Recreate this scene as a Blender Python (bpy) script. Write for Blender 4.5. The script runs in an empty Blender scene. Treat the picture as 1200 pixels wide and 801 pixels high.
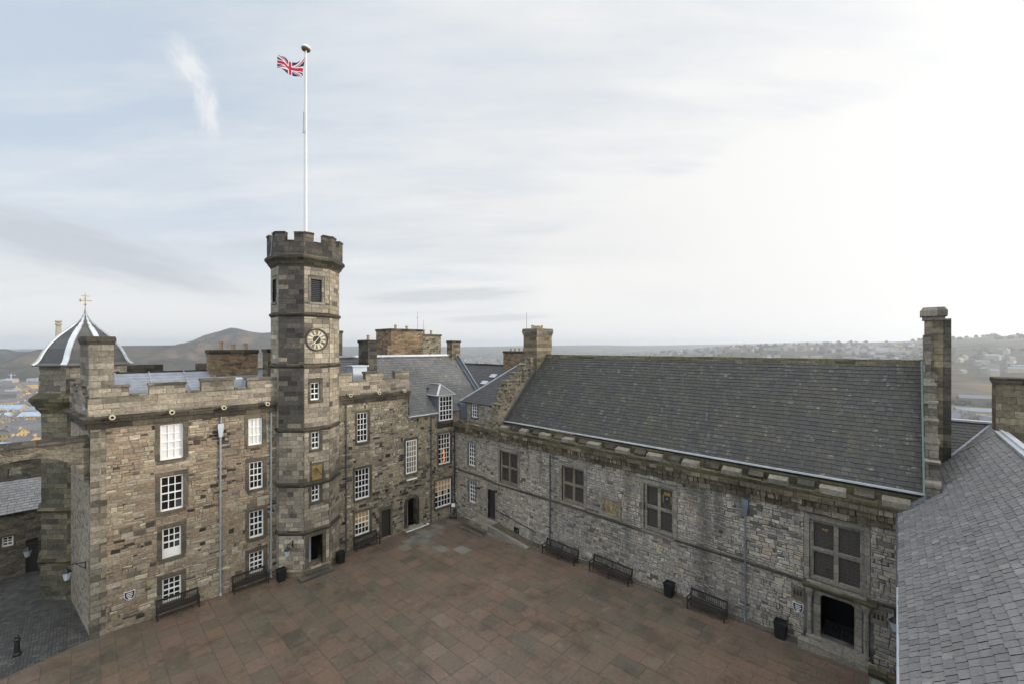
import bpy, bmesh, math, random
from mathutils import Vector, Matrix, noise as mnoise
R = math.radians
SC = bpy.context.scene
COL = SC.collection

# ------------------------------------------------------------------ camera
cam = bpy.data.cameras.new('camera'); cam.sensor_width = 36; cam.lens = 14.49
cam.shift_y = 0.0054; cam.clip_start = 0.1; cam.clip_end = 40000
camo = bpy.data.objects.new('camera', cam); COL.objects.link(camo)
CAM = Vector((31.0, -24.3, 16.0)); camo.location = CAM
camo.rotation_euler = (R(90), 0, R(44)); SC.camera = camo
FW = Vector((-math.sin(R(44)), math.cos(R(44)), 0)); RT = Vector((math.cos(R(44)), math.sin(R(44)), 0))
SC.render.engine = 'CYCLES'
SC.render.resolution_x = 1024; SC.render.resolution_y = 683
SC.cycles.volume_bounces = 1; SC.cycles.max_bounces = 6
SC.view_settings.view_transform = 'Standard'; SC.view_settings.look = 'None'
SC.view_settings.exposure = 1.05; SC.view_settings.gamma = 1

# ------------------------------------------------------------------ node helpers
class NT:
    def __init__(s, tree): s.t = tree; tree.nodes.clear()
    def n(s, typ, **kw):
        nd = s.t.nodes.new(typ)
        for k, v in kw.items():
            if k.startswith('i_'): nd.inputs[k[2:].replace('_', ' ')].default_value = v
            else: setattr(nd, k, v)
        return nd
    def l(s, a, b): s.t.links.new(a, b)
    def put(s, sock, v):
        if hasattr(v, 'is_output'): s.l(v, sock)
        elif v is not None: sock.default_value = v
    def m(s, op, a, b=None, c=None, clamp=False):
        nd = s.t.nodes.new('ShaderNodeMath'); nd.operation = op; nd.use_clamp = clamp
        for i, v in enumerate((a, b, c)):
            if v is not None: s.put(nd.inputs[i], v)
        return nd.outputs[0]
    def vm(s, op, a, b=None):
        nd = s.t.nodes.new('ShaderNodeVectorMath'); nd.operation = op
        s.put(nd.inputs[0], a)
        if b is not None: s.put(nd.inputs[1], b)
        return nd.outputs['Value'] if op in ('DOT_PRODUCT', 'LENGTH') else nd.outputs['Vector']
    def mr(s, v, a, b, c=0., d=1., smooth=False):
        nd = s.t.nodes.new('ShaderNodeMapRange'); nd.clamp = True
        if smooth: nd.interpolation_type = 'SMOOTHSTEP'
        s.put(nd.inputs[0], v)
        for i, x in enumerate((a, b, c, d)): nd.inputs[i+1].default_value = x
        return nd.outputs[0]
    def mix(s, f, a, b, blend='MIX'):
        nd = s.t.nodes.new('ShaderNodeMix'); nd.data_type = 'RGBA'; nd.blend_type = blend
        s.put(nd.inputs[0], f); s.put(nd.inputs[6], a); s.put(nd.inputs[7], b)
        return nd.outputs[2]
    def noise(s, vec, scale, detail=3, rough=.55, dim='3D'):
        nd = s.t.nodes.new('ShaderNodeTexNoise'); nd.noise_dimensions = dim
        if vec is not None: s.l(vec, nd.inputs['Vector'])
        nd.inputs['Scale'].default_value = scale; nd.inputs['Detail'].default_value = detail
        nd.inputs['Roughness'].default_value = rough
        return nd
    def mapping(s, vec, scale=(1, 1, 1), rot=(0, 0, 0), loc=(0, 0, 0)):
        nd = s.t.nodes.new('ShaderNodeMapping'); s.l(vec, nd.inputs[0])
        nd.inputs['Scale'].default_value = scale; nd.inputs['Rotation'].default_value = rot
        nd.inputs['Location'].default_value = loc
        return nd.outputs[0]
    def ramp(s, f, cols, const=False):
        nd = s.t.nodes.new('ShaderNodeValToRGB'); s.l(f, nd.inputs[0]); cr = nd.color_ramp
        if const: cr.interpolation = 'CONSTANT'
        while len(cr.elements) > 1: cr.elements.remove(cr.elements[-1])
        for i, (p, c) in enumerate(cols):
            e = cr.elements[0] if i == 0 else cr.elements.new(p)
            e.position = p; e.color = (*c, 1)
        return nd.outputs[0]
def C3(r, g, b):
    f = lambda c: (c/255/12.92 if c <= 10 else ((c/255+.055)/1.055)**2.4)
    return (f(r), f(g), f(b))
def C4(r, g, b): return (*C3(r, g, b), 1)
def even(*cols):
    n = len(cols); return [(i/(n-1), C3(*c)) for i, c in enumerate(cols)]

# ------------------------------------------------------------------ world sky
SUN_AZ = Vector((.72, .69, 0)).normalized(); SUN_EL = R(13)
w = bpy.data.worlds.new('World'); SC.world = w; w.use_nodes = True
T = NT(w.node_tree)
geo = T.n('ShaderNodeTexCoord').outputs['Generated']
d = T.vm('NORMALIZE', geo)
sky = T.n('ShaderNodeTexSky', sky_type='NISHITA', sun_disc=False, sun_elevation=SUN_EL,
          sun_rotation=math.atan2(SUN_AZ.x, SUN_AZ.y), altitude=100, air_density=1.0, dust_density=1.5, ozone_density=1.2)
sx = T.vm('DOT_PRODUCT', d, tuple(RT)); sy = T.vm('DOT_PRODUCT', d, tuple(FW))
sep = T.n('ShaderNodeSeparateXYZ'); T.l(d, sep.inputs[0]); sz = sep.outputs[2]
az = T.m('ARCTAN2', sx, sy)                    # azimuth from the courtyard's diagonal
el = T.m('ARCSINE', sz)
zz = T.m('ADD', T.m('MAXIMUM', sz, 0.0), .16)
cxy = T.n('ShaderNodeCombineXYZ'); T.l(T.m('DIVIDE', sx, zz), cxy.inputs[0]); T.l(T.m('DIVIDE', sy, zz), cxy.inputs[1])
cp = cxy.outputs[0]
streak = T.mr(T.noise(T.mapping(cp, (.22, 1.1, 1), (0, 0, R(28))), 1.3, 8, .60).outputs[0], .32, .68)
soft = T.mr(T.noise(T.mapping(cp, (.5, .8, 1), (0, 0, R(-15)), (3.1, 1.7, 0)), .9, 6, .58).outputs[0], .32, .68)
fine = T.mr(T.noise(T.mapping(cp, (.5, 2.0, 1), (0, 0, R(34)), (1.3, 6.2, 0)), 2.6, 8, .62).outputs[0], .35, .72)
# white veil grows towards the sun's side, blue thins out to the left and up high
ns = T.m('ADD', T.m('ADD', T.m('MULTIPLY', T.m('SUBTRACT', streak, .5), .80), T.m('MULTIPLY', T.m('SUBTRACT', soft, .5), .55)), T.m('MULTIPLY', T.m('SUBTRACT', fine, .5), .50))
side = T.m('ADD', T.m('MULTIPLY', az, .50), ns)
side = T.m('SUBTRACT', side, T.m('MULTIPLY', T.m('SUBTRACT', el, .42), .55))
white = T.m('MULTIPLY', T.mr(side, -.90, .36, 0., 1., False), .92)
# solid bright sheet low on the sun's side, its upper edge climbing to the right
edge = T.m('ADD', .27, T.m('MULTIPLY', T.m('MINIMUM', T.m('MAXIMUM', az, -.3), .55), .38))
low = T.mr(T.m('ADD', T.m('SUBTRACT', edge, el), T.m('MULTIPLY', ns, .10)), -.05, .07, 0., 1., True)
low = T.m('MULTIPLY', low, T.mr(az, -.30, .12, 0., 1., True))
white = T.m('MAXIMUM', white, low)
hz = T.mr(el, .03, .30, 1., 0., True)
veil = T.m('MAXIMUM', white, T.m('MULTIPLY', hz, .92))
blue = T.mix(.88, sky.outputs[0], (2.9, 3.3, 3.8, 1))
cloudcol = (4.55, 4.52, 4.44, 1)
c = T.mix(veil, blue, cloudcol)
# low grey stratus bands
band = T.noise(T.mapping(cp, (.16, 1.2, 1), (0, 0, R(8)), (5.3, 2.2, 0)), 1.1, 6, .55).outputs[0]
bm = T.m('MULTIPLY', T.mr(band, .50, .66, 0., 1., True), T.m('MULTIPLY', T.mr(el, .0, .10, 0., 1., True), T.mr(el, .22, .42, 1., 0., True)))
bm = T.m('MULTIPLY', bm, T.mr(az, .15, .55, 1., 0., True))
def blob(a0, e0, ra, re, tilt, seed, lo=.2, hi=.75):
    da = T.m('SUBTRACT', az, a0); de = T.m('SUBTRACT', el, e0)
    p = T.m('ADD', T.m('MULTIPLY', da, math.cos(tilt)/ra), T.m('MULTIPLY', de, math.sin(tilt)/ra))
    q = T.m('ADD', T.m('MULTIPLY', da, -math.sin(tilt)/re), T.m('MULTIPLY', de, math.cos(tilt)/re))
    cb = T.n('ShaderNodeCombineXYZ'); T.l(p, cb.inputs[0]); T.l(q, cb.inputs[1]); cb.inputs[2].default_value = seed
    nz = T.noise(cb.outputs[0], 2.0, 8, .64).outputs[0]
    r2 = T.m('ADD', T.m('MULTIPLY', p, p), T.m('MULTIPLY', q, q))
    g = T.m('POWER', 2.718, T.m('MULTIPLY', r2, -1.0))
    return T.mr(T.m('MULTIPLY', g, T.m('MULTIPLY', nz, 2.0)), lo, hi, 0., 1., True)
g1 = blob(-.80, .165, .24, .050, R(-12), 3.0, .16, .95)
g2 = blob(-.16, .122, .20, .016, R(4), 8.0, .12, .7)
g3 = blob(-.04, .070, .13, .009, R(2), 13.0, .12, .7)
g4 = blob(-.05, .335, .26, .040, R(-8), 21.0, .25, 1.0)
g5 = blob(-.50, .215, .22, .022, R(6), 27.0, .25, .9)
gm = T.m('MAXIMUM', T.m('MAXIMUM', g1, T.m('MULTIPLY', g2, .6)), T.m('MAXIMUM', T.m('MULTIPLY', g3, .5), T.m('MULTIPLY', g4, .25)))
gm = T.m('MAXIMUM', T.m('MAXIMUM', gm, T.m('MULTIPLY', g5, .4)), T.m('MULTIPLY', bm, .28))
c = T.mix(T.m('MULTIPLY', gm, .85), c, (2.85, 3.0, 3.25, 1))
# bright wisp
w1 = T.m('MAXIMUM', blob(-.664, .492, .050, .030, R(-50), 31.0, .25, 1.15), blob(-.636, .436, .058, .024, R(-80), 35.0, .25, 1.15))
c = T.mix(T.m('MULTIPLY', w1, .80), c, (4.4, 4.43, 4.45, 1))
# lift behind veil next to the sun
sd = T.vm('DOT_PRODUCT', d, tuple((SUN_AZ*math.cos(SUN_EL)+Vector((0, 0, math.sin(SUN_EL)))).normalized()))
glow = T.m('MULTIPLY', T.m('POWER', T.m('MAXIMUM', sd, 0.), 4.0), 1.6)
gl = T.n('ShaderNodeCombineColor'); 
T.l(glow, gl.inputs[0]); T.l(T.m('MULTIPLY', glow, .95), gl.inputs[1]); T.l(T.m('MULTIPLY', glow, .86), gl.inputs[2])
c = T.mix(1.0, c, gl.outputs[0], 'ADD')
# added brightness in the unseen sky overhead and behind, lighting walls and ground
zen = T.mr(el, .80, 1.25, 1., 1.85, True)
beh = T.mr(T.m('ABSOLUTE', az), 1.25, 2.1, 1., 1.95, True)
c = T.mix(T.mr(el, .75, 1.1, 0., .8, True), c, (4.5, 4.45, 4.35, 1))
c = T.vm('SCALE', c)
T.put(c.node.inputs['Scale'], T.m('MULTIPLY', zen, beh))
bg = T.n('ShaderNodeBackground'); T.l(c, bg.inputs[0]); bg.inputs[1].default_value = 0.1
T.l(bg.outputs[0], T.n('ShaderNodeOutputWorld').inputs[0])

# ------------------------------------------------------------------ sun (veiled by thin cloud)
sl = bpy.data.lights.new('sun', 'SUN'); sl.energy = 1.5; sl.angle = R(10); sl.color = (1.0, .89, .76)
so = bpy.data.objects.new('sun', sl); COL.objects.link(so)
sdir = -(SUN_AZ*math.cos(SUN_EL)+Vector((0, 0, math.sin(SUN_EL))))
so.rotation_euler = sdir.to_track_quat('-Z', 'Y').to_euler(); so.location = (80, 60, 60)

# ------------------------------------------------------------------ materials
def newmat(name):
    m = bpy.data.materials.new(name); m.use_nodes = True; t = NT(m.node_tree)
    out = t.n('ShaderNodeOutputMaterial'); b = t.n('ShaderNodeBsdfPrincipled'); t.l(b.outputs[0], out.inputs[0])
    return m, t, b
def plain(name, rgb, rough=.6, metal=0., spec=.5, var=.15, vs=6., emit=None, es=0.):
    m, t, b = newmat(name)
    co = t.n('ShaderNodeTexCoord').outputs['Object']
    nz = t.noise(co, vs, 4).outputs[0]
    f = t.mr(nz, .3, .7, 1-var, 1+var)
    hsv = t.n('ShaderNodeHueSaturation'); hsv.inputs['Color'].default_value = C4(*rgb); t.l(f, hsv.inputs['Value'])
    t.l(hsv.outputs[0], b.inputs['Base Color'])
    b.inputs['Roughness'].default_value = rough; b.inputs['Metallic'].default_value = metal
    b.inputs['Specular IOR Level'].default_value = spec
    if emit:
        b.inputs['Emission Color'].default_value = C4(*emit); b.inputs['Emission Strength'].default_value = es
    return m
def stone_finish(t, b, uv, col, mask, stain, stainc, streaks, lichen, bump, fine=30., pale=0.):
    fn = t.noise(uv, fine, 4, .65).outputs[0]
    md = t.noise(uv, 7., 5, .7).outputs[0]
    col = t.mix(1.0, col, t.ramp(md, [(.28, (.50, .50, .52)), (.5, (1, 1, 1)), (.72, (1.5, 1.48, 1.44))]), 'MULTIPLY')
    col = t.mix(1.0, col, t.ramp(fn, [(.25, (.75, .75, .75)), (.75, (1.25, 1.25, 1.25))]), 'MULTIPLY')
    big = t.noise(uv, .23, 5, .62).outputs[0]
    st = t.mr(big, .46, .68, 0., stain, True)
    sv = t.noise(t.mapping(uv, (1.5, .16, 1)), 1.0, 5, .65).outputs[0]
    sk = t.mr(sv, .52, .70, 0., streaks, True)
    col = t.mix(t.m('MAXIMUM', st, sk), col, t.mix(.75, col, (*stainc, 1)))
    if pale:
        pv = t.noise(t.mapping(uv, (1.1, .14, 1), (0, 0, 0), (4.4, 8.8, 0)), 1.0, 6, .68).outputs[0]
        col = t.mix(t.mr(pv, .54, .72, 0., pale, True), col, C4(196, 194, 188))
    if lichen:
        ln = t.noise(t.mapping(uv, (1, 1, 1), (0, 0, 0), (7.3, 2.1, 0)), 1.1, 6, .7).outputs[0]
        col = t.mix(t.mr(ln, .56, .74, 0., lichen, True), col, C4(128, 122, 88))
    t.l(col, b.inputs['Base Color']); b.inputs['Roughness'].default_value = .92
    b.inputs['Specular IOR Level'].default_value = .25
    h = t.m('ADD', t.m('ADD', t.m('MULTIPLY', mask, .7), t.m('MULTIPLY', md, .7)), t.m('MULTIPLY', fn, .3))
    bp = t.n('ShaderNodeBump'); bp.inputs['Strength'].default_value = bump; bp.inputs['Distance'].default_value = .05
    t.l(h, bp.inputs['Height']); t.l(bp.outputs[0], b.inputs['Normal'])
def rubble(name, cols, mortar, sx, sy, stain=.4, stainc=(.03, .03, .03), streaks=.2, lichen=.0, bump=.9, mw=.15, warp=.09, rnd=.85, pale=0.):
    m, t, b = newmat(name)
    uv = t.n('ShaderNodeUVMap').outputs[0]
    nz = t.noise(uv, 4.5, 3).outputs['Color']
    wv = t.vm('ADD', uv, t.vm('MULTIPLY', t.vm('SUBTRACT', nz, (.5, .5, .5)), (warp*2, warp, 0)))
    mp = t.mapping(wv, (1/sx, 1/sy, 1))
    v1 = t.n('ShaderNodeTexVoronoi', voronoi_dimensions='2D', distance='CHEBYCHEV'); v2 = t.n('ShaderNodeTexVoronoi', voronoi_dimensions='2D', feature='F2', distance='CHEBYCHEV')
    for v in (v1, v2): t.l(mp, v.inputs['Vector']); v.inputs['Scale'].default_value = 1; v.inputs['Randomness'].default_value = rnd
    sp = t.n('ShaderNodeSeparateColor'); t.l(v1.outputs['Color'], sp.inputs[0])
    loc = t.noise(uv, .45, 3).outputs[0]
    f = t.m('ADD', t.m('MULTIPLY', sp.outputs[0], .72), t.mr(loc, .3, .7, -.06, .34), clamp=True)
    col = t.ramp(f, even(*cols))
    mask = t.mr(t.m('SUBTRACT', v2.outputs['Distance'], v1.outputs['Distance']), .02, mw*1.5, 0., 1., True)
    pm = t.noise(uv, .6, 3).outputs[0]
    mask = t.m('MAXIMUM', mask, t.mr(pm, .42, .7, 0., .55))
    col = t.mix(mask, C4(*mortar), col)
    stone_finish(t, b, uv, col, mask, stain, stainc, streaks, lichen, bump, 30., pale)
    return m
def ashlar(name, cols, mortar, bw, bh, stain=.4, stainc=(.025, .025, .025), streaks=.3, lichen=.15, bump=.45, ms=.014):
    m, t, b = newmat(name)
    uv = t.n('ShaderNodeUVMap').outputs[0]
    nz = t.noise(uv, 1.6, 2).outputs['Color']
    wv = t.vm('ADD', uv, t.vm('MULTIPLY', t.vm('SUBTRACT', nz, (.5, .5, .5)), (.10, .04, 0)))
    br = t.n('ShaderNodeTexBrick'); t.l(wv, br.inputs['Vector'])
    br.inputs['Color1'].default_value = (0, 0, 0, 1); br.inputs['Color2'].default_value = (1, 1, 1, 1)
    br.inputs['Scale'].default_value = 1; br.inputs['Mortar Size'].default_value = ms; br.inputs['Mortar Smooth'].default_value = .4
    br.inputs['Brick Width'].default_value = bw; br.inputs['Row Height'].default_value = bh; br.inputs['Bias'].default_value = 0
    br.inputs['Mortar'].default_value = (.5, .5, .5, 1)
    br.squash = 1.35; br.squash_frequency = 3
    loc = t.noise(uv, .5, 3).outputs[0]
    f = t.m('ADD', t.m('MULTIPLY', t.m('MULTIPLY', br.outputs['Color'], 1.0), .75), t.mr(loc, .3, .7, -.08, .30), clamp=True)
    col = t.ramp(f, even(*cols))
    mask = t.m('SUBTRACT', 1., br.outputs['Fac'])
    col = t.mix(mask, C4(*mortar), col)
    stone_finish(t, b, uv, col, mask, stain, stainc, streaks, lichen, bump)
    return m
def slate(name, cols, rough=.45, lichen=.3, moss=None, spec=.5, big=.35):
    m, t, b = newmat(name)
    at = t.n('ShaderNodeAttribute', attribute_name='tint').outputs['Fac']
    uv = t.n('ShaderNodeUVMap').outputs[0]
    col = t.ramp(t.mr(at, -.25, 1.), [(0, C3(26, 27, 29)), (.12, C3(26, 27, 29))]+[(.2+.8*i/(len(cols)-1), C3(*q)) for i, q in enumerate(cols)])
    fn = t.noise(uv, 14., 5, .65).outputs[0]
    col = t.mix(1.0, col, t.ramp(fn, [(.25, (.72, .72, .72)), (.75, (1.28, 1.28, 1.28))]), 'MULTIPLY')
    bn = t.noise(uv, .35, 5, .6).outputs[0]
    col = t.mix(t.mr(bn, .42, .7, 0., big), col, C4(62, 62, 52))
    mn = t.noise(t.mapping(uv, (1, .45, 1), (0, 0, 0), (6.3, 1.1, 0)), 1.5, 7, .72).outputs[0]
    col = t.mix(t.mr(mn, .50, .66, 0., big), col, C4(76, 72, 54))
    ln = t.noise(t.mapping(uv, (1, 1.4, 1), (0, 0, 0), (3.3, 9.1, 0)), 2.2, 7, .72).outputs[0]
    col = t.mix(t.mr(ln, .57, .68, 0., lichen), col, C4(160, 162, 150))
    t.l(col, b.inputs['Base Color'])
    t.l(t.mr(fn, .3, .7, rough-.08, rough+.14), b.inputs['Roughness']); b.inputs['Specular IOR Level'].default_value = spec
    bp = t.n('ShaderNodeBump'); bp.inputs['Strength'].default_value = .35; bp.inputs['Distance'].default_value = .02
    t.l(fn, bp.inputs['Height']); t.l(bp.outputs[0], b.inputs['Normal'])
    return m
def stone(name, ramp, stain=.4, stainc=(.03, .03, .03), streaks=.3, lichen=.1, bump=.6, pale=0., drips=()):
    m, t, b = newmat(name)
    uv = t.n('ShaderNodeUVMap').outputs[0]
    at = t.n('ShaderNodeAttribute', attribute_name='tint').outputs['Fac']
    col = t.ramp(at, [(p, C3(*c)) for p, c in ramp])
    if drips:      # damp stains running down from the parapet, each at its own place
        sp = t.n('ShaderNodeSeparateXYZ'); t.l(uv, sp.inputs[0]); acc = None
        wob = t.noise(t.mapping(uv, (2.2, .5, 1)), 1.2, 5, .65).outputs[0]
        for (u, z_hi, z_lo, w_, s_) in drips:
            du = t.m('DIVIDE', t.m('ADD', t.m('SUBTRACT', sp.outputs[0], u), t.m('MULTIPLY', t.m('SUBTRACT', wob, .5), .9)), w_)
            g = t.m('POWER', 2.718, t.m('MULTIPLY', t.m('MULTIPLY', du, du), -1.))
            g = t.m('MULTIPLY', g, t.mr(sp.outputs[1], z_lo-.6, z_lo+.8, 0., s_)); acc = g if acc is None else t.m('MAXIMUM', acc, g)
        col = t.mix(t.mr(acc, .12, .75, 0., .68), col, C4(50, 50, 44))
    one = t.m('ADD', 0., 0.)
    stone_finish(t, b, uv, col, one, stain, stainc, streaks, lichen, bump, 26., pale)
    return m
def lime(name, dark, light):
    m, t, b = newmat(name); uv = t.n('ShaderNodeUVMap').outputs[0]
    a = t.noise(uv, .7, 5, .65).outputs[0]; f = t.noise(uv, 18., 4).outputs[0]
    col = t.mix(t.mr(a, .38, .62), C4(*dark), C4(*light)); col = t.mix(1., col, t.ramp(f, [(.3, (.7, .7, .7)), (.7, (1.2, 1.2, 1.2))]), 'MULTIPLY')
    t.l(col, b.inputs['Base Color']); b.inputs['Roughness'].default_value = .95
    return m
M = {}
M['palace_st'] = stone('palace_stones', [(0, (40, 39, 38)), (.12, (56, 53, 49)), (.22, (92, 85, 76)), (.36, (124, 115, 102)), (.48, (138, 123, 102)), (.60, (130, 117, 104)), (.72, (152, 141, 120)), (.86, (148, 143, 130)), (1, (184, 174, 152))], .40, C3(58, 54, 49), .25, .07)
M['wing_st'] = stone('wing_stones', [(0, (38, 38, 37)), (.2, (58, 56, 53)), (.32, (94, 90, 82)), (.48, (126, 120, 108)), (.60, (144, 132, 108)), (.75, (142, 136, 122)), (1, (182, 174, 154))], .40, C3(56, 54, 50), .3, .08)
M['hall_st'] = stone('hall_stones', [(0, (72, 69, 65)), (.16, (104, 100, 93)), (.32, (134, 129, 120)), (.46, (154, 147, 134)), (.56, (142, 138, 131)), (.68, (170, 164, 151)), (.80, (164, 150, 126)), (.9, (178, 172, 160)), (1, (194, 188, 176))], .50, C3(74, 73, 70), .55, .06, .7, .55,
                      ((23.4, 8.2, 5.2, .26, 1.), (21.9, 8.2, 6.9, .5, .9), (24.3, 8.2, 7.2, .4, .8), (9.3, 8.2, 6.3, .16, .9), (10.6, 8.2, 5.4, .14, .7), (14.8, 8.2, 7.0, .5, .6), (26.6, 8.2, 7.3, .5, .6), (18.2, 8.2, 7.2, .4, .6), (17.9, 4.6, 2.2, .3, .5), (22.6, 4.6, 1.5, .4, .7), (12.0, 4.6, 2., .25, .6)))
M['tower_st'] = stone('tower_blocks', [(0, (72, 69, 63)), (.2, (102, 97, 88)), (.4, (128, 121, 109)), (.6, (145, 137, 122)), (.8, (159, 151, 134)), (1, (180, 172, 154))], .42, C3(56, 53, 47), .4, .08, .5)
M['soot_st'] = stone('sooty_blocks', [(0, (46, 45, 44)), (.3, (64, 62, 59)), (.6, (84, 81, 75)), (.85, (106, 100, 90)), (1, (146, 138, 120))], .5, C3(40, 40, 39), .4, .04, .5)
M['lime_pal'] = lime('palace_mortar', (78, 71, 62), (150, 139, 118)); M['lime_hall'] = lime('hall_mortar', (62, 61, 58), (112, 109, 103)); M['lime_tow'] = lime('tower_mortar', (56, 53, 48), (92, 87, 77))
M['palace'] = rubble('palace_rubble', [(48, 44, 40), (88, 78, 66), (122, 106, 86), (146, 130, 104), (174, 158, 130)], (142, 128, 106), .50, .235, .35, C3(54, 49, 43), .22, .08)
M['wing'] = rubble('wing_rubble', [(44, 42, 39), (80, 75, 66), (114, 105, 90), (140, 131, 110), (168, 158, 136)], (148, 140, 120), .40, .235, .35, C3(52, 49, 45), .25, .10, rnd=1.)
M['hall'] = rubble('hall_rubble', [(74, 72, 70), (120, 117, 113), (146, 143, 138), (166, 163, 156), (192, 188, 180)], (160, 157, 150), .46, .20, .42, C3(66, 65, 62), .62, .05, bump=1., pale=.5)
M['lane'] = rubble('lane_rubble', [(56, 54, 50), (92, 87, 78), (114, 108, 94), (130, 123, 106)], (110, 104, 92), .45, .22, .5, C3(48, 47, 44), .3, .08)
M['north'] = rubble('north_rubble', [(84, 79, 70), (128, 121, 108), (150, 143, 127), (170, 163, 146)], (150, 143, 128), .34, .22, .3, C3(66, 62, 55), .3, .08, rnd=1.)
M['brownrub'] = rubble('brown_rubble', [(70, 60, 50), (110, 94, 76), (134, 115, 92), (156, 138, 112)], (126, 110, 90), .45, .22, .4, C3(54, 48, 41), .4, .08)
M['ashlar'] = ashlar('palace_ashlar', [(72, 69, 63), (106, 101, 92), (128, 122, 111), (152, 146, 132)], (84, 80, 70), .78, .33, .6, C3(46, 45, 40), .5, .2)
M['tower'] = ashlar('tower_ashlar', [(70, 65, 56), (104, 96, 80), (124, 114, 94), (150, 140, 116)], (82, 76, 64), .74, .32, .4, C3(46, 43, 38), .35, .12)
M['tower_dark'] = ashlar('sooty_ashlar', [(48, 47, 45), (72, 69, 64), (90, 86, 78), (118, 110, 96)], (58, 56, 52), .74, .32, .5, C3(32, 32, 31), .4, .05)
M['turret'] = ashlar('turret_ashlar', [(66, 66, 58), (96, 94, 82), (120, 114, 96), (148, 138, 110)], (80, 78, 68), .66, .31, .5, C3(44, 46, 40), .45, .15)
M['trim'] = ashlar('mossy_trim', [(50, 48, 38), (78, 74, 56), (94, 88, 66), (112, 104, 80)], (62, 58, 46), .9, .5, .5, C3(36, 36, 28), .4, .25)
M['darktrim'] = ashlar('sooty_trim', [(44, 42, 38), (62, 59, 52), (78, 74, 64), (96, 90, 76)], (50, 48, 42), .9, .5, .5, C3(30, 30, 28), .4, .08)
M['margin'] = ashlar('window_margin', [(64, 62, 56), (80, 76, 68), (94, 88, 76), (106, 98, 84)], (70, 66, 58), .9, .45, .4, C3(46, 45, 42), .3, .0, .25)
M['hallstone'] = ashlar('hall_dressed', [(106, 102, 92), (124, 120, 110), (136, 131, 120), (148, 142, 130)], (98, 94, 86), .8, .42, .35, C3(66, 64, 58), .35, .10, .3)
M['mullion'] = ashlar('mullion_stone', [(104, 96, 84), (118, 110, 97), (130, 122, 108)], (90, 84, 74), .8, .6, .3, C3(66, 62, 55), .2, .0, .25)
M['corbel'] = ashlar('corbel_stone', [(62, 58, 46), (88, 82, 66), (106, 98, 80), (150, 143, 126)], (58, 54, 44), .5, .3, .5, C3(40, 38, 30), .4, .2, .6)
M['merlon'] = ashlar('merlon_stone', [(100, 97, 88), (116, 112, 101), (130, 126, 114)], (100, 96, 86), .9, .6, .35, C3(84, 80, 70), .35, .15, .35)
M['slate_hall'] = slate('hall_slate', [(38, 39, 41), (50, 51, 52), (61, 61, 59), (82, 80, 74)], .6, .42, big=.6, spec=.4)
M['slate_house'] = slate('house_slate', [(70, 72, 75), (86, 88, 90), (100, 100, 99), (118, 115, 108)], .55, .25)
M['slate_west'] = slate('west_slate', [(94, 95, 97), (113, 114, 115), (128, 128, 128), (152, 151, 148)], .45, .16, big=.22)
M['slate_dark'] = slate('dark_slate', [(48, 50, 52), (62, 64, 66), (76, 77, 77)], .5, .15)
M['lead'] = plain('lead_sheet', (150, 156, 166), .38, .35, .5, .18, 3.)
M['lead_dark'] = plain('weathered_lead', (104, 112, 122), .45, .3, .5, .2, 3.)
M['lead_white'] = plain('lead_flashing', (178, 184, 190), .45, .2, .5, .15, 3.)
M['white'] = plain('white_paint', (226, 226, 222), .45, 0, .4, .05)
M['blind'] = plain('window_blind', (205, 208, 210), .7, 0, .3, .06, 1.5)
M['glass'] = plain('dark_glass', (20, 23, 27), .06, 0, .6, .35, 1.2)
def glassmat():
    m, t, b = newmat('sash_glass'); at = t.n('ShaderNodeAttribute', attribute_name='tint').outputs['Fac']; co = t.n('ShaderNodeTexCoord').outputs['Object']
    big = t.noise(co, .55, 3).outputs[0]
    f = t.m('ADD', t.m('MULTIPLY', at, .45), t.mr(big, .35, .7, 0., .55))
    t.l(t.ramp(f, [(0, C3(12, 14, 17)), (.5, C3(22, 25, 29)), (.75, C3(42, 46, 50)), (1, C3(88, 92, 95))]), b.inputs['Base Color'])
    b.inputs['Roughness'].default_value = .05; b.inputs['Specular IOR Level'].default_value = .6
    return m
M['glass'] = glassmat()
M['glass_old'] = plain('leaded_glass', (66, 60, 53), .3, 0, .5, .8, 16.)
M['glass_lit'] = plain('lit_glass', (96, 80, 54), .15, 0, .5, .4, 2., (255, 204, 128), .065)
M['glass_lit2'] = plain('lit_pane', (90, 60, 40), .2, 0, .5, .3, 2., (255, 150, 70), .4)
M['black'] = plain('black_metal', (24, 26, 28), .5, .1, .5, .2)
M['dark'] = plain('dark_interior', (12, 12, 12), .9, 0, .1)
M['wood_dark'] = plain('weathered_dark_wood', (40, 38, 36), .6, 0, .4, .3, 14.)
M['door'] = plain('dark_door_paint', (46, 44, 42), .55, 0, .4, .2, 5.)
M['pipe_pale'] = plain('pale_cast_iron', (138, 146, 152), .5, .1, .5, .15)
M['pipe_blue'] = plain('slate_blue_iron', (104, 112, 124), .5, .1, .5, .15)
M['pipe_dark'] = plain('grey_cast_iron', (70, 74, 78), .55, .1, .5, .2)
M['gold'] = plain('gilding', (168, 146, 96), .5, .35, .5, .15, 8.)
M['gold_dull'] = plain('dull_gilding', (150, 128, 80), .5, .4, .5, .2, 8.)
M['cream'] = plain('clock_cream', (196, 188, 162), .6, 0, .3, .06)
M['clockdark'] = plain('clock_dark', (46, 44, 40), .6, 0, .3, .1)
M['pole'] = plain('white_pole_paint', (214, 220, 222), .4, 0, .5, .04)
M['spout'] = plain('pale_spout', (176, 170, 148), .7, 0, .3, .1)
M['copper'] = plain('verdigris_copper', (122, 142, 138), .6, .1, .4, .12)
M['pot'] = plain('clay_pot', (150, 134, 112), .8, 0, .3, .15)
M['blue'] = plain('flag_blue', (30, 36, 70), .8, 0, .2, .06)
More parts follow.
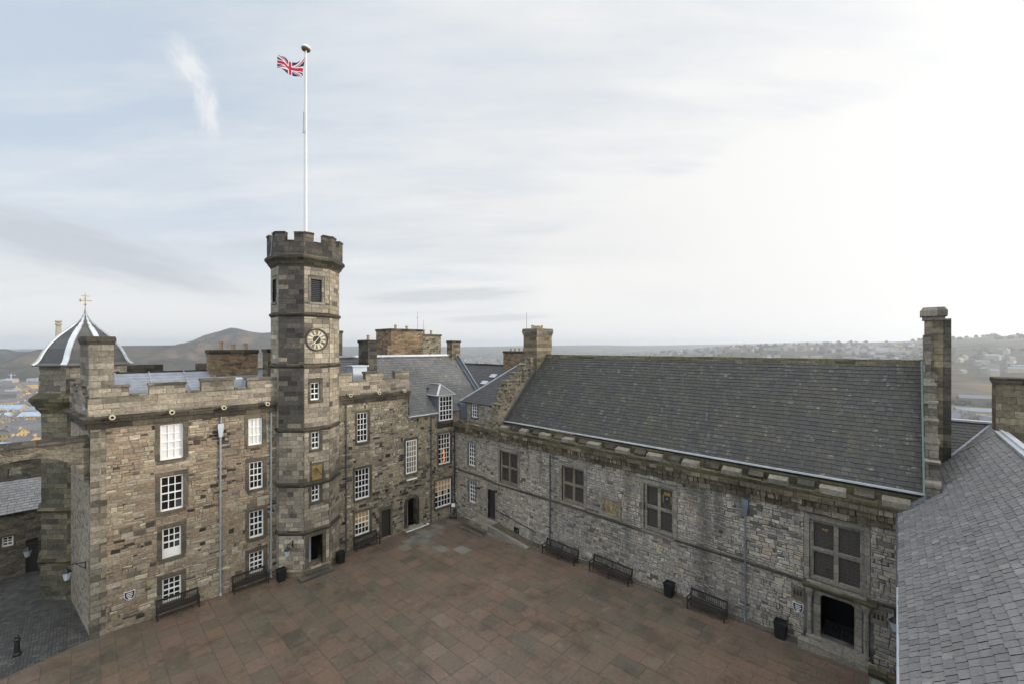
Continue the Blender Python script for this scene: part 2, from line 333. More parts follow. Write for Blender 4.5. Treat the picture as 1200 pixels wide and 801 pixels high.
M['red'] = plain('flag_red', (150, 34, 60), .8, 0, .2, .06)
M['flagwhite'] = plain('flag_white', (192, 188, 194), .8, 0, .2, .04)
M['signblue'] = plain('sign_dark_blue', (30, 42, 62), .4, 0, .5, .05)
M['whitebox'] = plain('grey_white_sheet', (176, 186, 196), .5, .1, .4, .08)

# flags of the courtyard
def paving_mat():
    m, t, b = newmat('paving_flags')
    at = t.n('ShaderNodeAttribute', attribute_name='tint').outputs['Fac']
    uv = t.n('ShaderNodeUVMap').outputs[0]
    big = t.noise(uv, .11, 4, .6).outputs[0]
    f = t.m('ADD', t.m('MULTIPLY', at, .62), t.mr(big, .35, .65, .0, .36), clamp=True)
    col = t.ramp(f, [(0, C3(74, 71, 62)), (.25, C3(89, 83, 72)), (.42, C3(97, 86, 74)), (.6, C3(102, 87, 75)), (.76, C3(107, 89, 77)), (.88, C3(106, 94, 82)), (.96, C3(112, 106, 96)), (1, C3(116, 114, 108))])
    fn = t.noise(uv, 6., 6, .65).outputs[0]
    col = t.mix(1.0, col, t.ramp(fn, [(.25, (.74, .74, .74)), (.75, (1.24, 1.24, 1.24))]), 'MULTIPLY')
    s = t.noise(uv, .5, 6, .68).outputs[0]
    col = t.mix(t.mr(s, .48, .66, 0., .45, True), col, C4(56, 52, 46))
    s2 = t.noise(t.mapping(uv, (1, 1, 1), (0, 0, 0), (5.5, 3.3, 0)), .9, 7, .72).outputs[0]
    col = t.mix(t.mr(s2, .56, .72, 0., .5, True), col, C4(124, 114, 100))
    t.l(col, b.inputs['Base Color'])
    wet = t.noise(uv, .28, 4).outputs[0]
    t.l(t.mr(wet, .35, .65, .16, .46), b.inputs['Roughness']); b.inputs['Specular IOR Level'].default_value = .5
    bp = t.n('ShaderNodeBump'); bp.inputs['Strength'].default_value = .25; bp.inputs['Distance'].default_value = .02
    t.l(fn, bp.inputs['Height']); t.l(bp.outputs[0], b.inputs['Normal'])
    return m
M['paving'] = paving_mat()
def cobble_mat():
    m, t, b = newmat('wet_cobbles')
    uv = t.n('ShaderNodeUVMap').outputs[0]
    br = t.n('ShaderNodeTexBrick'); t.l(t.mapping(uv, (1, 1, 1), (0, 0, R(90))), br.inputs['Vector']); br.inputs['Scale'].default_value = 1
    br.inputs['Brick Width'].default_value = .26; br.inputs['Row Height'].default_value = .15; br.inputs['Mortar Size'].default_value = .018; br.inputs['Mortar Smooth'].default_value = .8
    br.inputs['Color1'].default_value = (0, 0, 0, 1); br.inputs['Color2'].default_value = (1, 1, 1, 1); br.inputs['Mortar'].default_value = (.3, .3, .3, 1)
    col = t.ramp(br.outputs['Color'], even((50, 52, 52), (69, 70, 69), (92, 92, 88)))
    col = t.mix(br.outputs['Fac'], col, C4(46, 47, 44))
    s = t.noise(uv, .5, 5).outputs[0]
    col = t.mix(t.mr(s, .45, .7, 0., .5), col, C4(52, 54, 50))
    t.l(col, b.inputs['Base Color']); t.l(t.mr(s, .3, .7, .25, .6), b.inputs['Roughness'])
    bp = t.n('ShaderNodeBump'); bp.inputs['Strength'].default_value = .9; bp.inputs['Distance'].default_value = .04
    t.l(t.m('SUBTRACT', 1., br.outputs['Fac']), bp.inputs['Height']); t.l(bp.outputs[0], b.inputs['Normal'])
    return m
M['cobble'] = cobble_mat()
def mortar_mat():
    m, t, b = newmat('paving_joint')
    uv = t.n('ShaderNodeUVMap').outputs[0]
    s = t.noise(uv, .8, 5).outputs[0]
    col = t.ramp(s, [(.3, C3(62, 58, 51)), (.55, C3(80, 74, 65)), (.75, C3(120, 114, 102))])
    t.l(col, b.inputs['Base Color']); b.inputs['Roughness'].default_value = .8
    return m
M['joint'] = mortar_mat()
def terrain_mat():
    m, t, b = newmat('terrain_grass_rock')
    co = t.n('ShaderNodeTexCoord').outputs['Object']
    nm = t.n('ShaderNodeNewGeometry').outputs['Normal']
    sp = t.n('ShaderNodeSeparateXYZ'); t.l(nm, sp.inputs[0])
    a = t.noise(co, .004, 7, .65).outputs[0]; b2 = t.noise(co, .018, 6, .7).outputs[0]
    col = t.ramp(a, [(.3, C3(34, 40, 32)), (.42, C3(48, 51, 40)), (.52, C3(82, 75, 56)), (.62, C3(56, 55, 43)), (.75, C3(40, 43, 34))])
    col = t.mix(t.mr(b2, .42, .66, 0., .85), col, C4(28, 30, 27))
    sc_ = t.noise(co, .0022, 5, .6).outputs[0]
    col = t.mix(t.mr(sc_, .54, .68, 0., .7), col, C4(140, 114, 74))
    rk = t.mr(sp.outputs[2], .965, .84, 0., 1.)
    col = t.mix(rk, col, t.mix(t.mr(b2, .4, .6), C4(34, 33, 32), C4(96, 82, 66)))
    t.l(col, b.inputs['Base Color']); b.inputs['Roughness'].default_value = .95; b.inputs['Specular IOR Level'].default_value = .1
    return m
M['terrain'] = terrain_mat()
def tinted(name, cols, rough=.85):
    m, t, b = newmat(name)
    at = t.n('ShaderNodeAttribute', attribute_name='tint').outputs['Fac']
    t.l(t.ramp(at, even(*cols)), b.inputs['Base Color']); b.inputs['Roughness'].default_value = rough
    return m
M['town'] = tinted('town_walls', [(96, 88, 78), (140, 126, 104), (168, 150, 118), (116, 110, 104), (172, 168, 160)])
M['townroof'] = tinted('town_roofs', [(70, 74, 82), (92, 98, 108), (120, 128, 140), (84, 76, 72)], .5)
M['wood'] = tinted('bare_woodland', [(40, 42, 32), (58, 56, 42), (74, 66, 50), (54, 60, 40)], .95)
M['sand'] = ashlar('city_sandstone', [(150, 126, 88), (176, 148, 104), (192, 166, 122)], (150, 130, 96), 3.0, 1.2, .3, C3(110, 96, 74), .2, 0, .1)
M['greyst'] = ashlar('city_greystone', [(98, 96, 92), (120, 116, 108), (140, 134, 122)], (110, 106, 98), 3.0, 1.2, .3, C3(80, 78, 74), .2, 0, .1)
def city_wall(name, base, dark):
    m, t, b = newmat(name)
    uv = t.n('ShaderNodeUVMap').outputs[0]
    br = t.n('ShaderNodeTexBrick'); t.l(uv, br.inputs['Vector']); br.offset = 0.; br.inputs['Scale'].default_value = 1
    br.inputs['Brick Width'].default_value = 3.2; br.inputs['Row Height'].default_value = 3.6; br.inputs['Mortar Size'].default_value = 1.05; br.inputs['Mortar Smooth'].default_value = .05
    s = t.noise(uv, .25, 4).outputs[0]
    col = t.mix(t.mr(s, .4, .7, 0., .5), C4(*base), C4(*dark))
    col = t.mix(t.m('MULTIPLY', t.m('SUBTRACT', 1., br.outputs['Fac']), .8), col, C4(52, 50, 48))
    t.l(col, b.inputs['Base Color']); b.inputs['Roughness'].default_value = .85
    return m
M['sand'] = city_wall('city_sandstone', (186, 158, 112), (150, 124, 86)); M['greyst'] = city_wall('city_greystone', (132, 126, 116), (98, 95, 90))
M['cityroof'] = plain('city_slate', (94, 96, 99), .75, 0, .3, .2, .3)
M['cityglass'] = plain('city_glazed_roof', (150, 168, 184), .2, .2, .6, .2, .5)
M['field'] = plain('playing_field', (84, 94, 64), .95, 0, .1, .2, .02)

# ------------------------------------------------------------------ geometry helpers
rnd = random.Random(11)
Z = Vector((0, 0, 1))
class Fr:
    """wall frame: u along the wall, z up, d outwards"""
    def __init__(s, o, u):
        s.o = Vector(o); s.u = Vector(u).normalized(); s.n = s.u.cross(Z)
    def p(s, u, z, d=0.): return s.o + s.u*u + Z*z + s.n*d
class MB:
    def __init__(s): s.v = []; s.f = []; s.mi = []; s.t = []; s.mat = 0; s.tint = None
    def _f(s, idx, t=None):
        s.f.append(idx); s.mi.append(s.mat); s.t.append(t if t is not None else (s.tint if s.tint is not None else rnd.random()))
    def poly(s, pts, t=None):
        b = len(s.v); s.v += [Vector(p) for p in pts]; s._f(list(range(b, b+len(pts))), t); return s
    def hexa(s, p, t=None):
        """8 points: bottom ring 0-3 counter-clockwise seen from above, top ring 4-7"""
        b = len(s.v); s.v += [Vector(x) for x in p]
        t = t if t is not None else (s.tint if s.tint is not None else rnd.random())
        for q in ((3, 2, 1, 0), (4, 5, 6, 7), (0, 1, 5, 4), (1, 2, 6, 5), (2, 3, 7, 6), (3, 0, 4, 7)): s._f([b+i for i in q], t)
        return s
    def box(s, x0, x1, y0, y1, z0, z1, j=0., t=None):
        q = lambda a: a + (rnd.uniform(-j, j) if j else 0)
        return s.hexa([(q(x0), q(y0), z0), (q(x1), q(y0), z0), (q(x1), q(y1), z0), (q(x0), q(y1), z0),
                       (q(x0), q(y0), q(z1)), (q(x1), q(y0), q(z1)), (q(x1), q(y1), q(z1)), (q(x0), q(y1), q(z1))], t)
    def fbox(s, F, u0, u1, z0, z1, d0, d1, j=0., t=None, zt=None):
        q = lambda a: a + (rnd.uniform(-j, j) if j else 0)
        zb = z1 if zt is None else zt          # zt: top height on the outer face (weathered slope)
        return s.hexa([F.p(q(u0), z0, q(d1)), F.p(q(u1), z0, q(d1)), F.p(q(u1), z0, d0), F.p(q(u0), z0, d0),
                       F.p(q(u0), q(zb), q(d1)), F.p(q(u1), q(zb), q(d1)), F.p(q(u1), q(z1), d0), F.p(q(u0), q(z1), d0)], t)
    def prism(s, pts, z0, z1, t=None):
        n = len(pts); b = len(s.v)
        t = t if t is not None else rnd.random()
        s.v += [Vector((x, y, z0)) for x, y in pts] + [Vector((x, y, z1)) for x, y in pts]
        s._f([b+i for i in reversed(range(n))], t); s._f([b+n+i for i in range(n)], t)
        for i in range(n): j = (i+1) % n; s._f([b+i, b+j, b+n+j, b+n+i], t)
        return s
    def frustum(s, pa, za, pb, zb, caps=(True, True), t=None):
        n = len(pa); b = len(s.v); t = t if t is not None else rnd.random()
        s.v += [Vector((x, y, za)) for x, y in pa] + [Vector((x, y, zb)) for x, y in pb]
        if caps[0]: s._f([b+i for i in reversed(range(n))], t)
        if caps[1]: s._f([b+n+i for i in range(n)], t)
        for i in range(n): j = (i+1) % n; s._f([b+i, b+j, b+n+j, b+n+i], t)
        return s
    def tube(s, a, b, r0, r1=None, n=8, t=None, caps=True):
        r1 = r0 if r1 is None else r1
        a = Vector(a); b = Vector(b); ax = (b-a).normalized(); o = Vector((1, 0, 0)) if abs(ax.x) < .8 else Vector((0, 1, 0))
        e = ax.cross(o).normalized(); g = ax.cross(e); k = len(s.v); t = t if t is not None else rnd.random()
        for c, r in ((a, r0), (b, r1)):
            for i in range(n):
                an = 2*math.pi*i/n; s.v.append(c+e*math.cos(an)*r+g*math.sin(an)*r)
        for i in range(n): j = (i+1) % n; s._f([k+i, k+j, k+n+j, k+n+i], t)
        if caps: s._f([k+i for i in reversed(range(n))], t); s._f([k+n+i for i in range(n)], t)
        return s
    def path(s, pts, r, n=6):
        for a, b in zip(pts[:-1], pts[1:]): s.tube(a, b, r, r, n, .5)
        return s
    def bar(s, a, b, w, h, up=Z, t=None):
        a = Vector(a); b = Vector(b); ax = (b-a).normalized(); sd = ax.cross(up)
        if sd.length < .01: sd = Vector((1, 0, 0))
        sd = sd.normalized()*w/2; u = sd.cross(ax).normalized()*h/2
        return s.hexa([a-sd-u, a+sd-u, b+sd-u, b-sd-u, a-sd+u, a+sd+u, b+sd+u, b-sd+u], t)
    def lathe(s, c, prof, n=10, t=None):
        c = Vector(c); k = len(s.v); t = t if t is not None else rnd.random()
        for r, z in prof:
            for i in range(n): an = 2*math.pi*i/n; s.v.append(c+Vector((r*math.cos(an), r*math.sin(an), z)))
        for q in range(len(prof)-1):
            for i in range(n): j = (i+1) % n; s._f([k+q*n+i, k+q*n+j, k+(q+1)*n+j, k+(q+1)*n+i], t)
        s._f([k+i for i in reversed(range(n))], t); s._f([k+(len(prof)-1)*n+i for i in range(n)], t)
        return s
    def build(s, name, mats, parent=None, smooth=False):
        if not isinstance(mats, (list, tuple)): mats = [mats]
        org = Vector((0, 0, 0)); q = parent
        while q is not None: org = org + q.location; q = q.parent
        me = bpy.data.meshes.new(name)
        me.from_pydata([tuple(v-org) for v in s.v], [], s.f)
        for m in mats: me.materials.append(m)
        me.polygons.foreach_set('material_index', s.mi)
        if smooth: me.polygons.foreach_set('use_smooth', [True]*len(s.f))
        at = me.attributes.new('tint', 'FLOAT', 'FACE'); at.data.foreach_set('value', s.t)
        uvl = me.uv_layers.new(name='UVMap'); me.update()
        buf = [0.]*(2*len(me.loops))
        for p in me.polygons:
            n = p.normal
            if abs(n.z) > .97 or n.length < .1: ua, va = Vector((1, 0, 0)), Vector((0, 1, 0))
            else:
                ua = Z.cross(n).normalized(); va = n.cross(ua)
            for li in p.loop_indices:
                co = s.v[me.loops[li].vertex_index]
                buf[2*li] = co.dot(ua); buf[2*li+1] = co.dot(va)
        uvl.data.foreach_set('uv', buf)
        o = bpy.data.objects.new(name, me); COL.objects.link(o)
        if parent is not None: o.parent = parent
        return o
def tag(o, label=None, cat=None, group=None, kind=None):
    if label: o['label'] = label
    if cat: o['category'] = cat
    if group: o['group'] = group
    if kind: o['kind'] = kind
    return o
def thing(name, label, cat, loc=(0, 0, 0), group=None):
    o = bpy.data.objects.new(name, None); COL.objects.link(o); o.location = loc; o.empty_display_size = .3
    return tag(o, label, cat, group)
def dup(root, loc, rz, label, group=None):
    def cp(o, par):
        c = o.copy(); COL.objects.link(c)
        if par is not None: c.parent = par
        for ch in o.children: cp(ch, c)
        return c
    kids = list(root.children)
    r = root.copy(); COL.objects.link(r)
    for k in kids: cp(k, r)
    r.location = loc; r.rotation_euler = (0, 0, rz); r['label'] = label
    if group: r['group'] = group
    return r
def wall_open(mb, F, u0, u1, z0, z1, ops, depth):
    """front face of a wall with rectangular openings and their reveals"""
    us = sorted({u0, u1, *[x for o in ops for x in o[:2]]}); zs = sorted({z0, z1, *[x for o in ops for x in o[2:4]]})
    for a, b in zip(us[:-1], us[1:]):
        for c_, d_ in zip(zs[:-1], zs[1:]):
            mu, mz = (a+b)/2, (c_+d_)/2
            if any(o[0] < mu < o[1] and o[2] < mz < o[3] for o in ops): continue
            mb.poly([F.p(a, c_), F.p(b, c_), F.p(b, d_), F.p(a, d_)])
    for a, b, c_, d_ in [o[:4] for o in ops]:
        D = -depth
        mb.poly([F.p(a, c_), F.p(a, d_), F.p(a, d_, D), F.p(a, c_, D)])
        mb.poly([F.p(b, d_), F.p(b, c_), F.p(b, c_, D), F.p(b, d_, D)])
        mb.poly([F.p(a, c_), F.p(a, c_, D), F.p(b, c_, D), F.p(b, c_)])
        mb.poly([F.p(a, d_, D), F.p(a, d_), F.p(b, d_), F.p(b, d_, D)])
def sash(par, F, u0, u1, z0, z1, nc, nr, glass='glass', margin='margin', depth=.13, panel=0., label=None, sill=True, mw=.22):
    """white sash window in its opening: frame and glazing bars, pane, sill, stone margin"""
    mb = MB(); t = .075; D0 = -depth-.05; D1 = -depth+.03
    zb = z0+.10
    mb.fbox(F, u0, u0+t, z0, z1, D0, D1); mb.fbox(F, u1-t, u1, z0, z1, D0, D1)
    mb.fbox(F, u0+t, u1-t, z1-t, z1, D0, D1); mb.fbox(F, u0+t, u1-t, z0, zb+panel, D0, D1+.003)
    gu0, gu1, gz0, gz1 = u0+t, u1-t, zb+panel, z1-t
    for i in range(1, nc): u = gu0+(gu1-gu0)*i/nc; mb.fbox(F, u-.02, u+.02, gz0, gz1, D0+.01, D1-.012)
    for i in range(1, nr):
        z = gz0+(gz1-gz0)*i/nr; h = .035 if i == nr//2 else .02
        mb.fbox(F, gu0, gu1, z-h, z+h, D0+.012, D1-.006 if i == nr//2 else D1-.016)
    wo = mb.build('window', M['white'], par)
    if label: wo['label'] = label
    p = MB()
    # panes as slightly unaligned quads so that old glass reflects unevenly
    for i in range(nc):
        for k in range(nr):
            a = gu0+(gu1-gu0)*i/nc; b = gu0+(gu1-gu0)*(i+1)/nc; c_ = gz0+(gz1-gz0)*k/nr; d_ = gz0+(gz1-gz0)*(k+1)/nr
            e = [D0+.012+rnd.uniform(-.010, .010) for _ in range(3)]
            p.mat = 1 if (glass == 'glass_lit' and k >= nr-2 or (k >= nr-3 and rnd.random() < .5)) else 0
            p.poly([F.p(a, c_, e[0]), F.p(b, c_, e[1]), F.p(b, d_, e[2]), F.p(a, d_, e[0]+e[2]-e[1])])
    p.build('pane', [M['glass'], M['glass_lit']] if glass == 'glass_lit' else M[glass], wo)
    if sill:
        MB().fbox(F, u0-mw*.6, u1+mw*.6, z0-.16, z0-.002, -depth, .07, 0.006).build('sill', M[margin], wo)
    if mw:
        g = MB(); e = .014
        g.fbox(F, u0-mw, u0, z0-.0, z1, -.1, e); g.fbox(F, u1, u1+mw, z0, z1, -.1, e)
        g.fbox(F, u0-mw, u1+mw, z1+.002, z1+mw*1.1, -.1, e+.004)
        g.build('margin', M[margin], wo)
    return wo
def slates(mb, o, u, up, W, H, row, wid, inside=None, th=.022, jit=.02, tlo=0., thi=1., gap=.008):
    """courses of single slates on the plane o + a*u + b*up"""
    o = Vector(o); u = Vector(u).normalized(); up = Vector(up).normalized(); n = u.cross(up).normalized()
    if n.z < 0: n = -n
    nr = int(math.ceil(H/row)); flip = u.cross(up).z < 0
    for r in range(nr):
        s0 = r*row; s1 = min(s0+row*1.25, H); a = -(r % 2)*wid*.5 - rnd.random()*.04
        while a < W:
            ww = wid*rnd.uniform(.82, 1.18); b = min(a+ww, W); aa = max(a, 0.)
            if b-aa > .04 and (inside is None or inside((aa+b)/2, s0+row*.5)):
                t = tlo+(thi-tlo)*min(1, max(0, rnd.gauss(.48, .13))); dz = rnd.uniform(0, .008); ds = rnd.uniform(-jit, jit)
                P = lambda x, y, h: o+u*x+up*y+n*(h+.045*nz2(x, y, .22)+.012*nz2(x, y, 1.1))
                q = [P(aa+gap, s0+ds, th*2+dz), P(b-gap, s0+ds*.6, th*2+dz+rnd.uniform(-.006, .006)), P(b-gap, s1, th*.9), P(aa+gap, s1, th*.9)]
                e = [P(aa+gap, s0+ds, 0), P(b-gap, s0+ds*.6, 0)]
                if flip: mb.poly(q[::-1], t); mb.poly([q[0], q[1], e[1], e[0]], t)
                else: mb.poly(q, t); mb.poly([e[0], e[1], q[1], q[0]], t)
            a += ww
def sheet(mb, o, u, up, poly, off=-.06):
    o = Vector(o); u = Vector(u).normalized(); up = Vector(up).normalized(); n = u.cross(up).normalized()
    if n.z < 0: n = -n
    pts = [o+u*a+up*b+n*off for a, b in poly]
    if (pts[1]-pts[0]).cross(pts[2]-pts[0]).z < 0: pts = pts[::-1]
    mb.poly(pts, -.5)
def nz2(u, z, s, o=0.): return mnoise.noise(Vector((u*s, z*s, 3.7+o)))
def stones(mb, F, u0, u1, z0, z1, ops, wr, hr, gap, prot, jit, tfun, split=0., bev=.014):
    """single stones laid in wavering courses on a wall frame, cut round the openings"""
    def lay(a, b, c_, d_):
        for (oa, ob, oc, od) in ops:
            if a < ob and b > oa and c_ < od and d_ > oc:
                opt = [(a, min(b, oa), c_, d_), (max(a, ob), b, c_, d_), (a, b, c_, min(d_, oc)), (a, b, max(c_, od), d_)]
                a, b, c_, d_ = max(opt, key=lambda q: max(0, q[1]-q[0])*max(0, q[3]-q[2]))
        if b-a < .07 or d_-c_ < .06: return
        a += gap; b -= gap; c_ += gap; d_ -= gap
        j = lambda: rnd.uniform(-jit, jit)
        o = [(a+j(), c_+j()), (b+j(), c_+j()), (b+j(), d_+j()), (a+j(), d_+j())]; bv = min(bev*rnd.uniform(.7, 1.6), (b-a)*.3, (d_-c_)*.3)
        i = [(o[0][0]+bv, o[0][1]+bv), (o[1][0]-bv, o[1][1]+bv), (o[2][0]-bv, o[2][1]-bv), (o[3][0]+bv, o[3][1]-bv)]
        pr = prot*rnd.uniform(.3, 1.); t = min(1., max(0., tfun((a+b)/2, (c_+d_)/2)))
        O = [F.p(x, y, -.004) for x, y in o]; I = [F.p(x, y, pr+rnd.uniform(-.006, .006)*min(1, prot/.02)) for x, y in i]
        mb.poly(I, t)
        for k in range(4): k2 = (k+1) % 4; mb.poly([O[k], O[k2], I[k2], I[k]], t)
    z = z0
    while z < z1-.05:
        h = min(rnd.uniform(*hr), z1-z); u = u0-rnd.random()*.2
        while u < u1-.05:
            w_ = rnd.uniform(*wr)*(1.35 if rnd.random() < .12 else 1.)
            a, b = max(u, u0), min(u+w_, u1); dz = .035*nz2(u, z, .6) if split else 0.
            if rnd.random() < split and h > .17:
                m_ = z+h*rnd.uniform(.38, .62); k = a+(b-a)*rnd.uniform(.35, .65)
                if rnd.random() < .5: lay(a, b, z+dz, m_+dz); lay(a, b, m_+dz, z+h+dz)
                else: lay(a, k, z+dz, z+h+dz); lay(k, b, z+dz, m_+dz); lay(k, b, m_+dz, z+h+dz)
            else: lay(a, b, z+dz, z+h+dz)
            u += w_
        z += h
def grow_ops(ops, e): return [(o[0]-e, o[1]+e, o[2]-.17, o[3]+e+.03) for o in ops]
def t_palace(u, z):
    dk = nz2(u, z, .55, 2.)
    if rnd.random() < .045+max(0., dk-.2)*.8: return rnd.uniform(.02, .26)
    return .62+rnd.gauss(0, .17)+.28*nz2(u, z, .28)
def t_hall(u, z):
    dk = nz2(u, z, .35, 5.)
    if rnd.random() < .06+max(0., dk-.2)*.7: return rnd.uniform(.06, .34)
    return .56+rnd.gauss(0, .14)+.30*nz2(u, z, .22)
def octo(xc, yc, r):
    t = .41421356*r
    return [(xc+r, yc-t), (xc+r, yc+t), (xc+t, yc+r), (xc-t, yc+r), (xc-r, yc+t), (xc-r, yc-t), (xc-t, yc-r), (xc+t, yc-r)]
def pots(mb, x, y0, y1, z, n, h=.5, r=.13, ax='y'):
    for i in range(n):
        q = y0+(y1-y0)*(i+.5)/n; p = (x, q, z) if ax == 'y' else (q, x, z)
        hh = h*rnd.uniform(.8, 1.2)
        mb.lathe(p, [(r, 0), (r*.85, hh*.8), (r*1.1, hh*.82), (r*1.1, hh)], 8)
def zg(x, y):
    xx = max(x, 0.); yy = min(max(-y, -2.), 60.)
    return .25+.054*xx+.018*yy
# ================================================================== SETTING
def interp(pts, x):
    if x <= pts[0][0]: return pts[0][1]
    for (a, b), (c_, d_) in zip(pts[:-1], pts[1:]):
        if x <= c_:
            t = (x-a)/(c_-a); return b+(d_-b)*t
    return pts[-1][1]
CRAGS = [(-52.5, -.030), (-51, -.022), (-50, -.010), (-49, -.003), (-47.5, .000), (-45.8, .002), (-43, .0035), (-39.6, .0044), (-38.2, .0062), (-36, .008), (-32, .005), (-29, -.006), (-25, -.042), (-20, -.08)]
SEAT = [(-41, -.006), (-39.3, .004), (-37.8, .013), (-36.7, .0240), (-35.6, .0300), (-34.8, .0362), (-34.3, .0392), (-33.7, .0384), (-32.9, .0345), (-32.3, .0318), (-31.2, .0295), (-30.3, .0315), (-28.8, .0300), (-27.2, .0200), (-25.5, .004), (-23.5, -.015), (-20, -.05)]
PENT = [(-60, -.004), (-30, .001), (-23, .003), (-7, .002), (4, .0045), (11.7, .0060), (17, .0045), (25, .0065), (32, .0085), (37, .0110), (42, .0075), (50, .0060), (60, .004)]
BRAID = [(5, -.035), (20, -.012), (26, -.002), (31, .0045), (36, .0068), (40, .0088), (43, .0100), (46.7, .0135), (49.2, .0165), (51.2, .0185), (55, .021), (62, .024)]
def bump_r(r, r0, r1, back):
    if r <= r0: return 0.
    if r <= r1: t = (r-r0)/(r1-r0); return t*t*(3-2*t)
    return max(0., 1-((r-r1)/back)**2*.5) if r < r1+back else .5
def zt(r, th):
    base = -74.
    if r < 150: t = max(0., min(1., (r-62)/70)); base = -2.5-71.5*t*t*(3-2*t)
    x = r*math.sin(R(th)); y = r*math.cos(R(th))
    nz = mnoise.fractal(Vector((x*.0016, y*.0016, .3)), 1., 2., 5)
    h = base+(2.5*nz if r > 400 else 0)
    nk = mnoise.fractal(Vector((x*.009, y*.009, 1.7)), 1., 2., 4)
    cz = 16+interp(CRAGS, th)*2000; b = bump_r(r, 1560, 2000, 900)
    if cz > -70:
        bb = b**1.3*.72+.28*max(0., min(1., (r-1860)/100))*(1+.35*nz)
        if r > 2000: bb = b
        h = max(h, base+(cz-base)*min(1., bb)+26*nk*max(0., min(1., (r-1600)/200))*(r < 1960))
    cz = 16+interp(SEAT, th)*2600
    if cz > -70: h = max(h, base+(cz-base)*bump_r(r, 1850, 2600, 900)**1.15+24*nk*max(0., min(1., (r-1900)/250))*(r < 2500))
    cz = 16+interp(BRAID, th)*3300
    if cz > -70: h = max(h, base+(cz-base)*bump_r(r, 1000, 3300, 2600)**.9+4*nz*(r < 3200))
    h += 5*nk*(1900 < r < 2800)*(cz > -70)
    cz = 16+interp(PENT, th)*6800
    h = max(h, base+(cz-base)*bump_r(r, 4000, 6800, 4000))
    return h
def pt(r, th): return CAM+FW*(r*math.cos(R(th)))+RT*(r*math.sin(R(th)))
def terrain():
    ths = []; a = -180.
    while a < 180: ths.append(a); a += .35 if -56 <= a < 58 else 4.
    rs = [8, 40, 62]; r = 70.
    while r < 9000: rs.append(r); r *= 1.032
    rs += [1580+26*i for i in range(40)]
    rs += [1860, 1885, 1910, 1935, 1960, 2000, 2600, 3300, 6800, 9000]; rs = sorted(set(rs))
    v = []; f = []; n = len(ths)
    for r in rs:
        for th in ths: p = pt(r, th); v.append((p.x, p.y, zt(r, th)))
    for i in range(len(rs)-1):
        for j in range(n): k = (j+1) % n; f.append((i*n+j, i*n+k, (i+1)*n+k, (i+1)*n+j)[::-1])
    f.append(tuple(range(n)))
    me = bpy.data.meshes.new('terrain'); me.from_pydata(v, [], f); me.materials.append(M['terrain'])
    me.polygons.foreach_set('use_smooth', [True]*len(f)); me.update()
    o = bpy.data.objects.new('terrain', me); COL.objects.link(o); tag(o, kind='structure')
    bm = bmesh.new(); bm.from_mesh(me); bmesh.ops.recalc_face_normals(bm, faces=bm.faces)
    bm.faces.ensure_lookup_table()
    if sum(q.normal.z for q in bm.faces) < 0: bmesh.ops.reverse_faces(bm, faces=bm.faces)
    bm.to_mesh(me); bm.free()
terrain()
# haze: one closed box of even air round the camera and everything
hb = MB(); hb.box(CAM.x-9700, CAM.x+9700, CAM.y-9700, CAM.y+9700, -92, 135)
ho = hb.build('haze', [], None); tag(ho, kind='stuff')
hm = bpy.data.materials.new('haze_air'); hm.use_nodes = True; ht = NT(hm.node_tree)
hv = ht.n('ShaderNodeVolumePrincipled'); hv.inputs['Color'].default_value = (.84, .91, .99, 1); hv.inputs['Density'].default_value = 1.75e-4; hv.inputs['Anisotropy'].default_value = .5
ht.l(hv.outputs[0], ht.n('ShaderNodeOutputMaterial').inputs['Volume']); ho.data.materials.append(hm)

# ground inside the castle: cobbled lane, paved square
def ground_sheet(name, mat, x0, x1, y0, y1, off, keep=None, step=2.0):
    mb = MB(); nx = int((x1-x0)/step); ny = int((y1-y0)/step)
    for i in range(nx):
        for j in range(ny):
            a, b = x0+(x1-x0)*i/nx, x0+(x1-x0)*(i+1)/nx; c_, d_ = y0+(y1-y0)*j/ny, y0+(y1-y0)*(j+1)/ny
            mb.poly([(a, c_, zg(a, c_)+off), (b, c_, zg(b, c_)+off), (b, d_, zg(b, d_)+off), (a, d_, zg(a, d_)+off)])
    return tag(mb.build(name, mat), kind='structure')
ground_sheet('cobbled_lane', M['cobble'], -24, 48, -60, 12, 0.)
mb = MB()
def edge_x(y): return 0. if y > -24.1 else (-24.1-y)*.33
for j in range(20):
    c_, d_ = -40+2*j, -38+2*j
    for i in range(16):
        a, b = i*1.95, i*1.95+1.95
        q = [(max(a, edge_x(c_)), c_), (max(b, edge_x(c_)), c_), (max(b, edge_x(d_)), d_), (max(a, edge_x(d_)), d_)]
        if q[1][0]-q[0][0] < .01 and q[2][0]-q[3][0] < .01: continue
        mb.poly([(x, y, zg(x, y)+.006) for x, y in q])
tag(mb.build('paving_bed', M['joint']), kind='structure')
WORN = (((2.6, -6.6), (1.2, -1.0)), ((2.6, -6.6), (7.4, -4.6)))
mb = MB(); y = -.05; row = 0
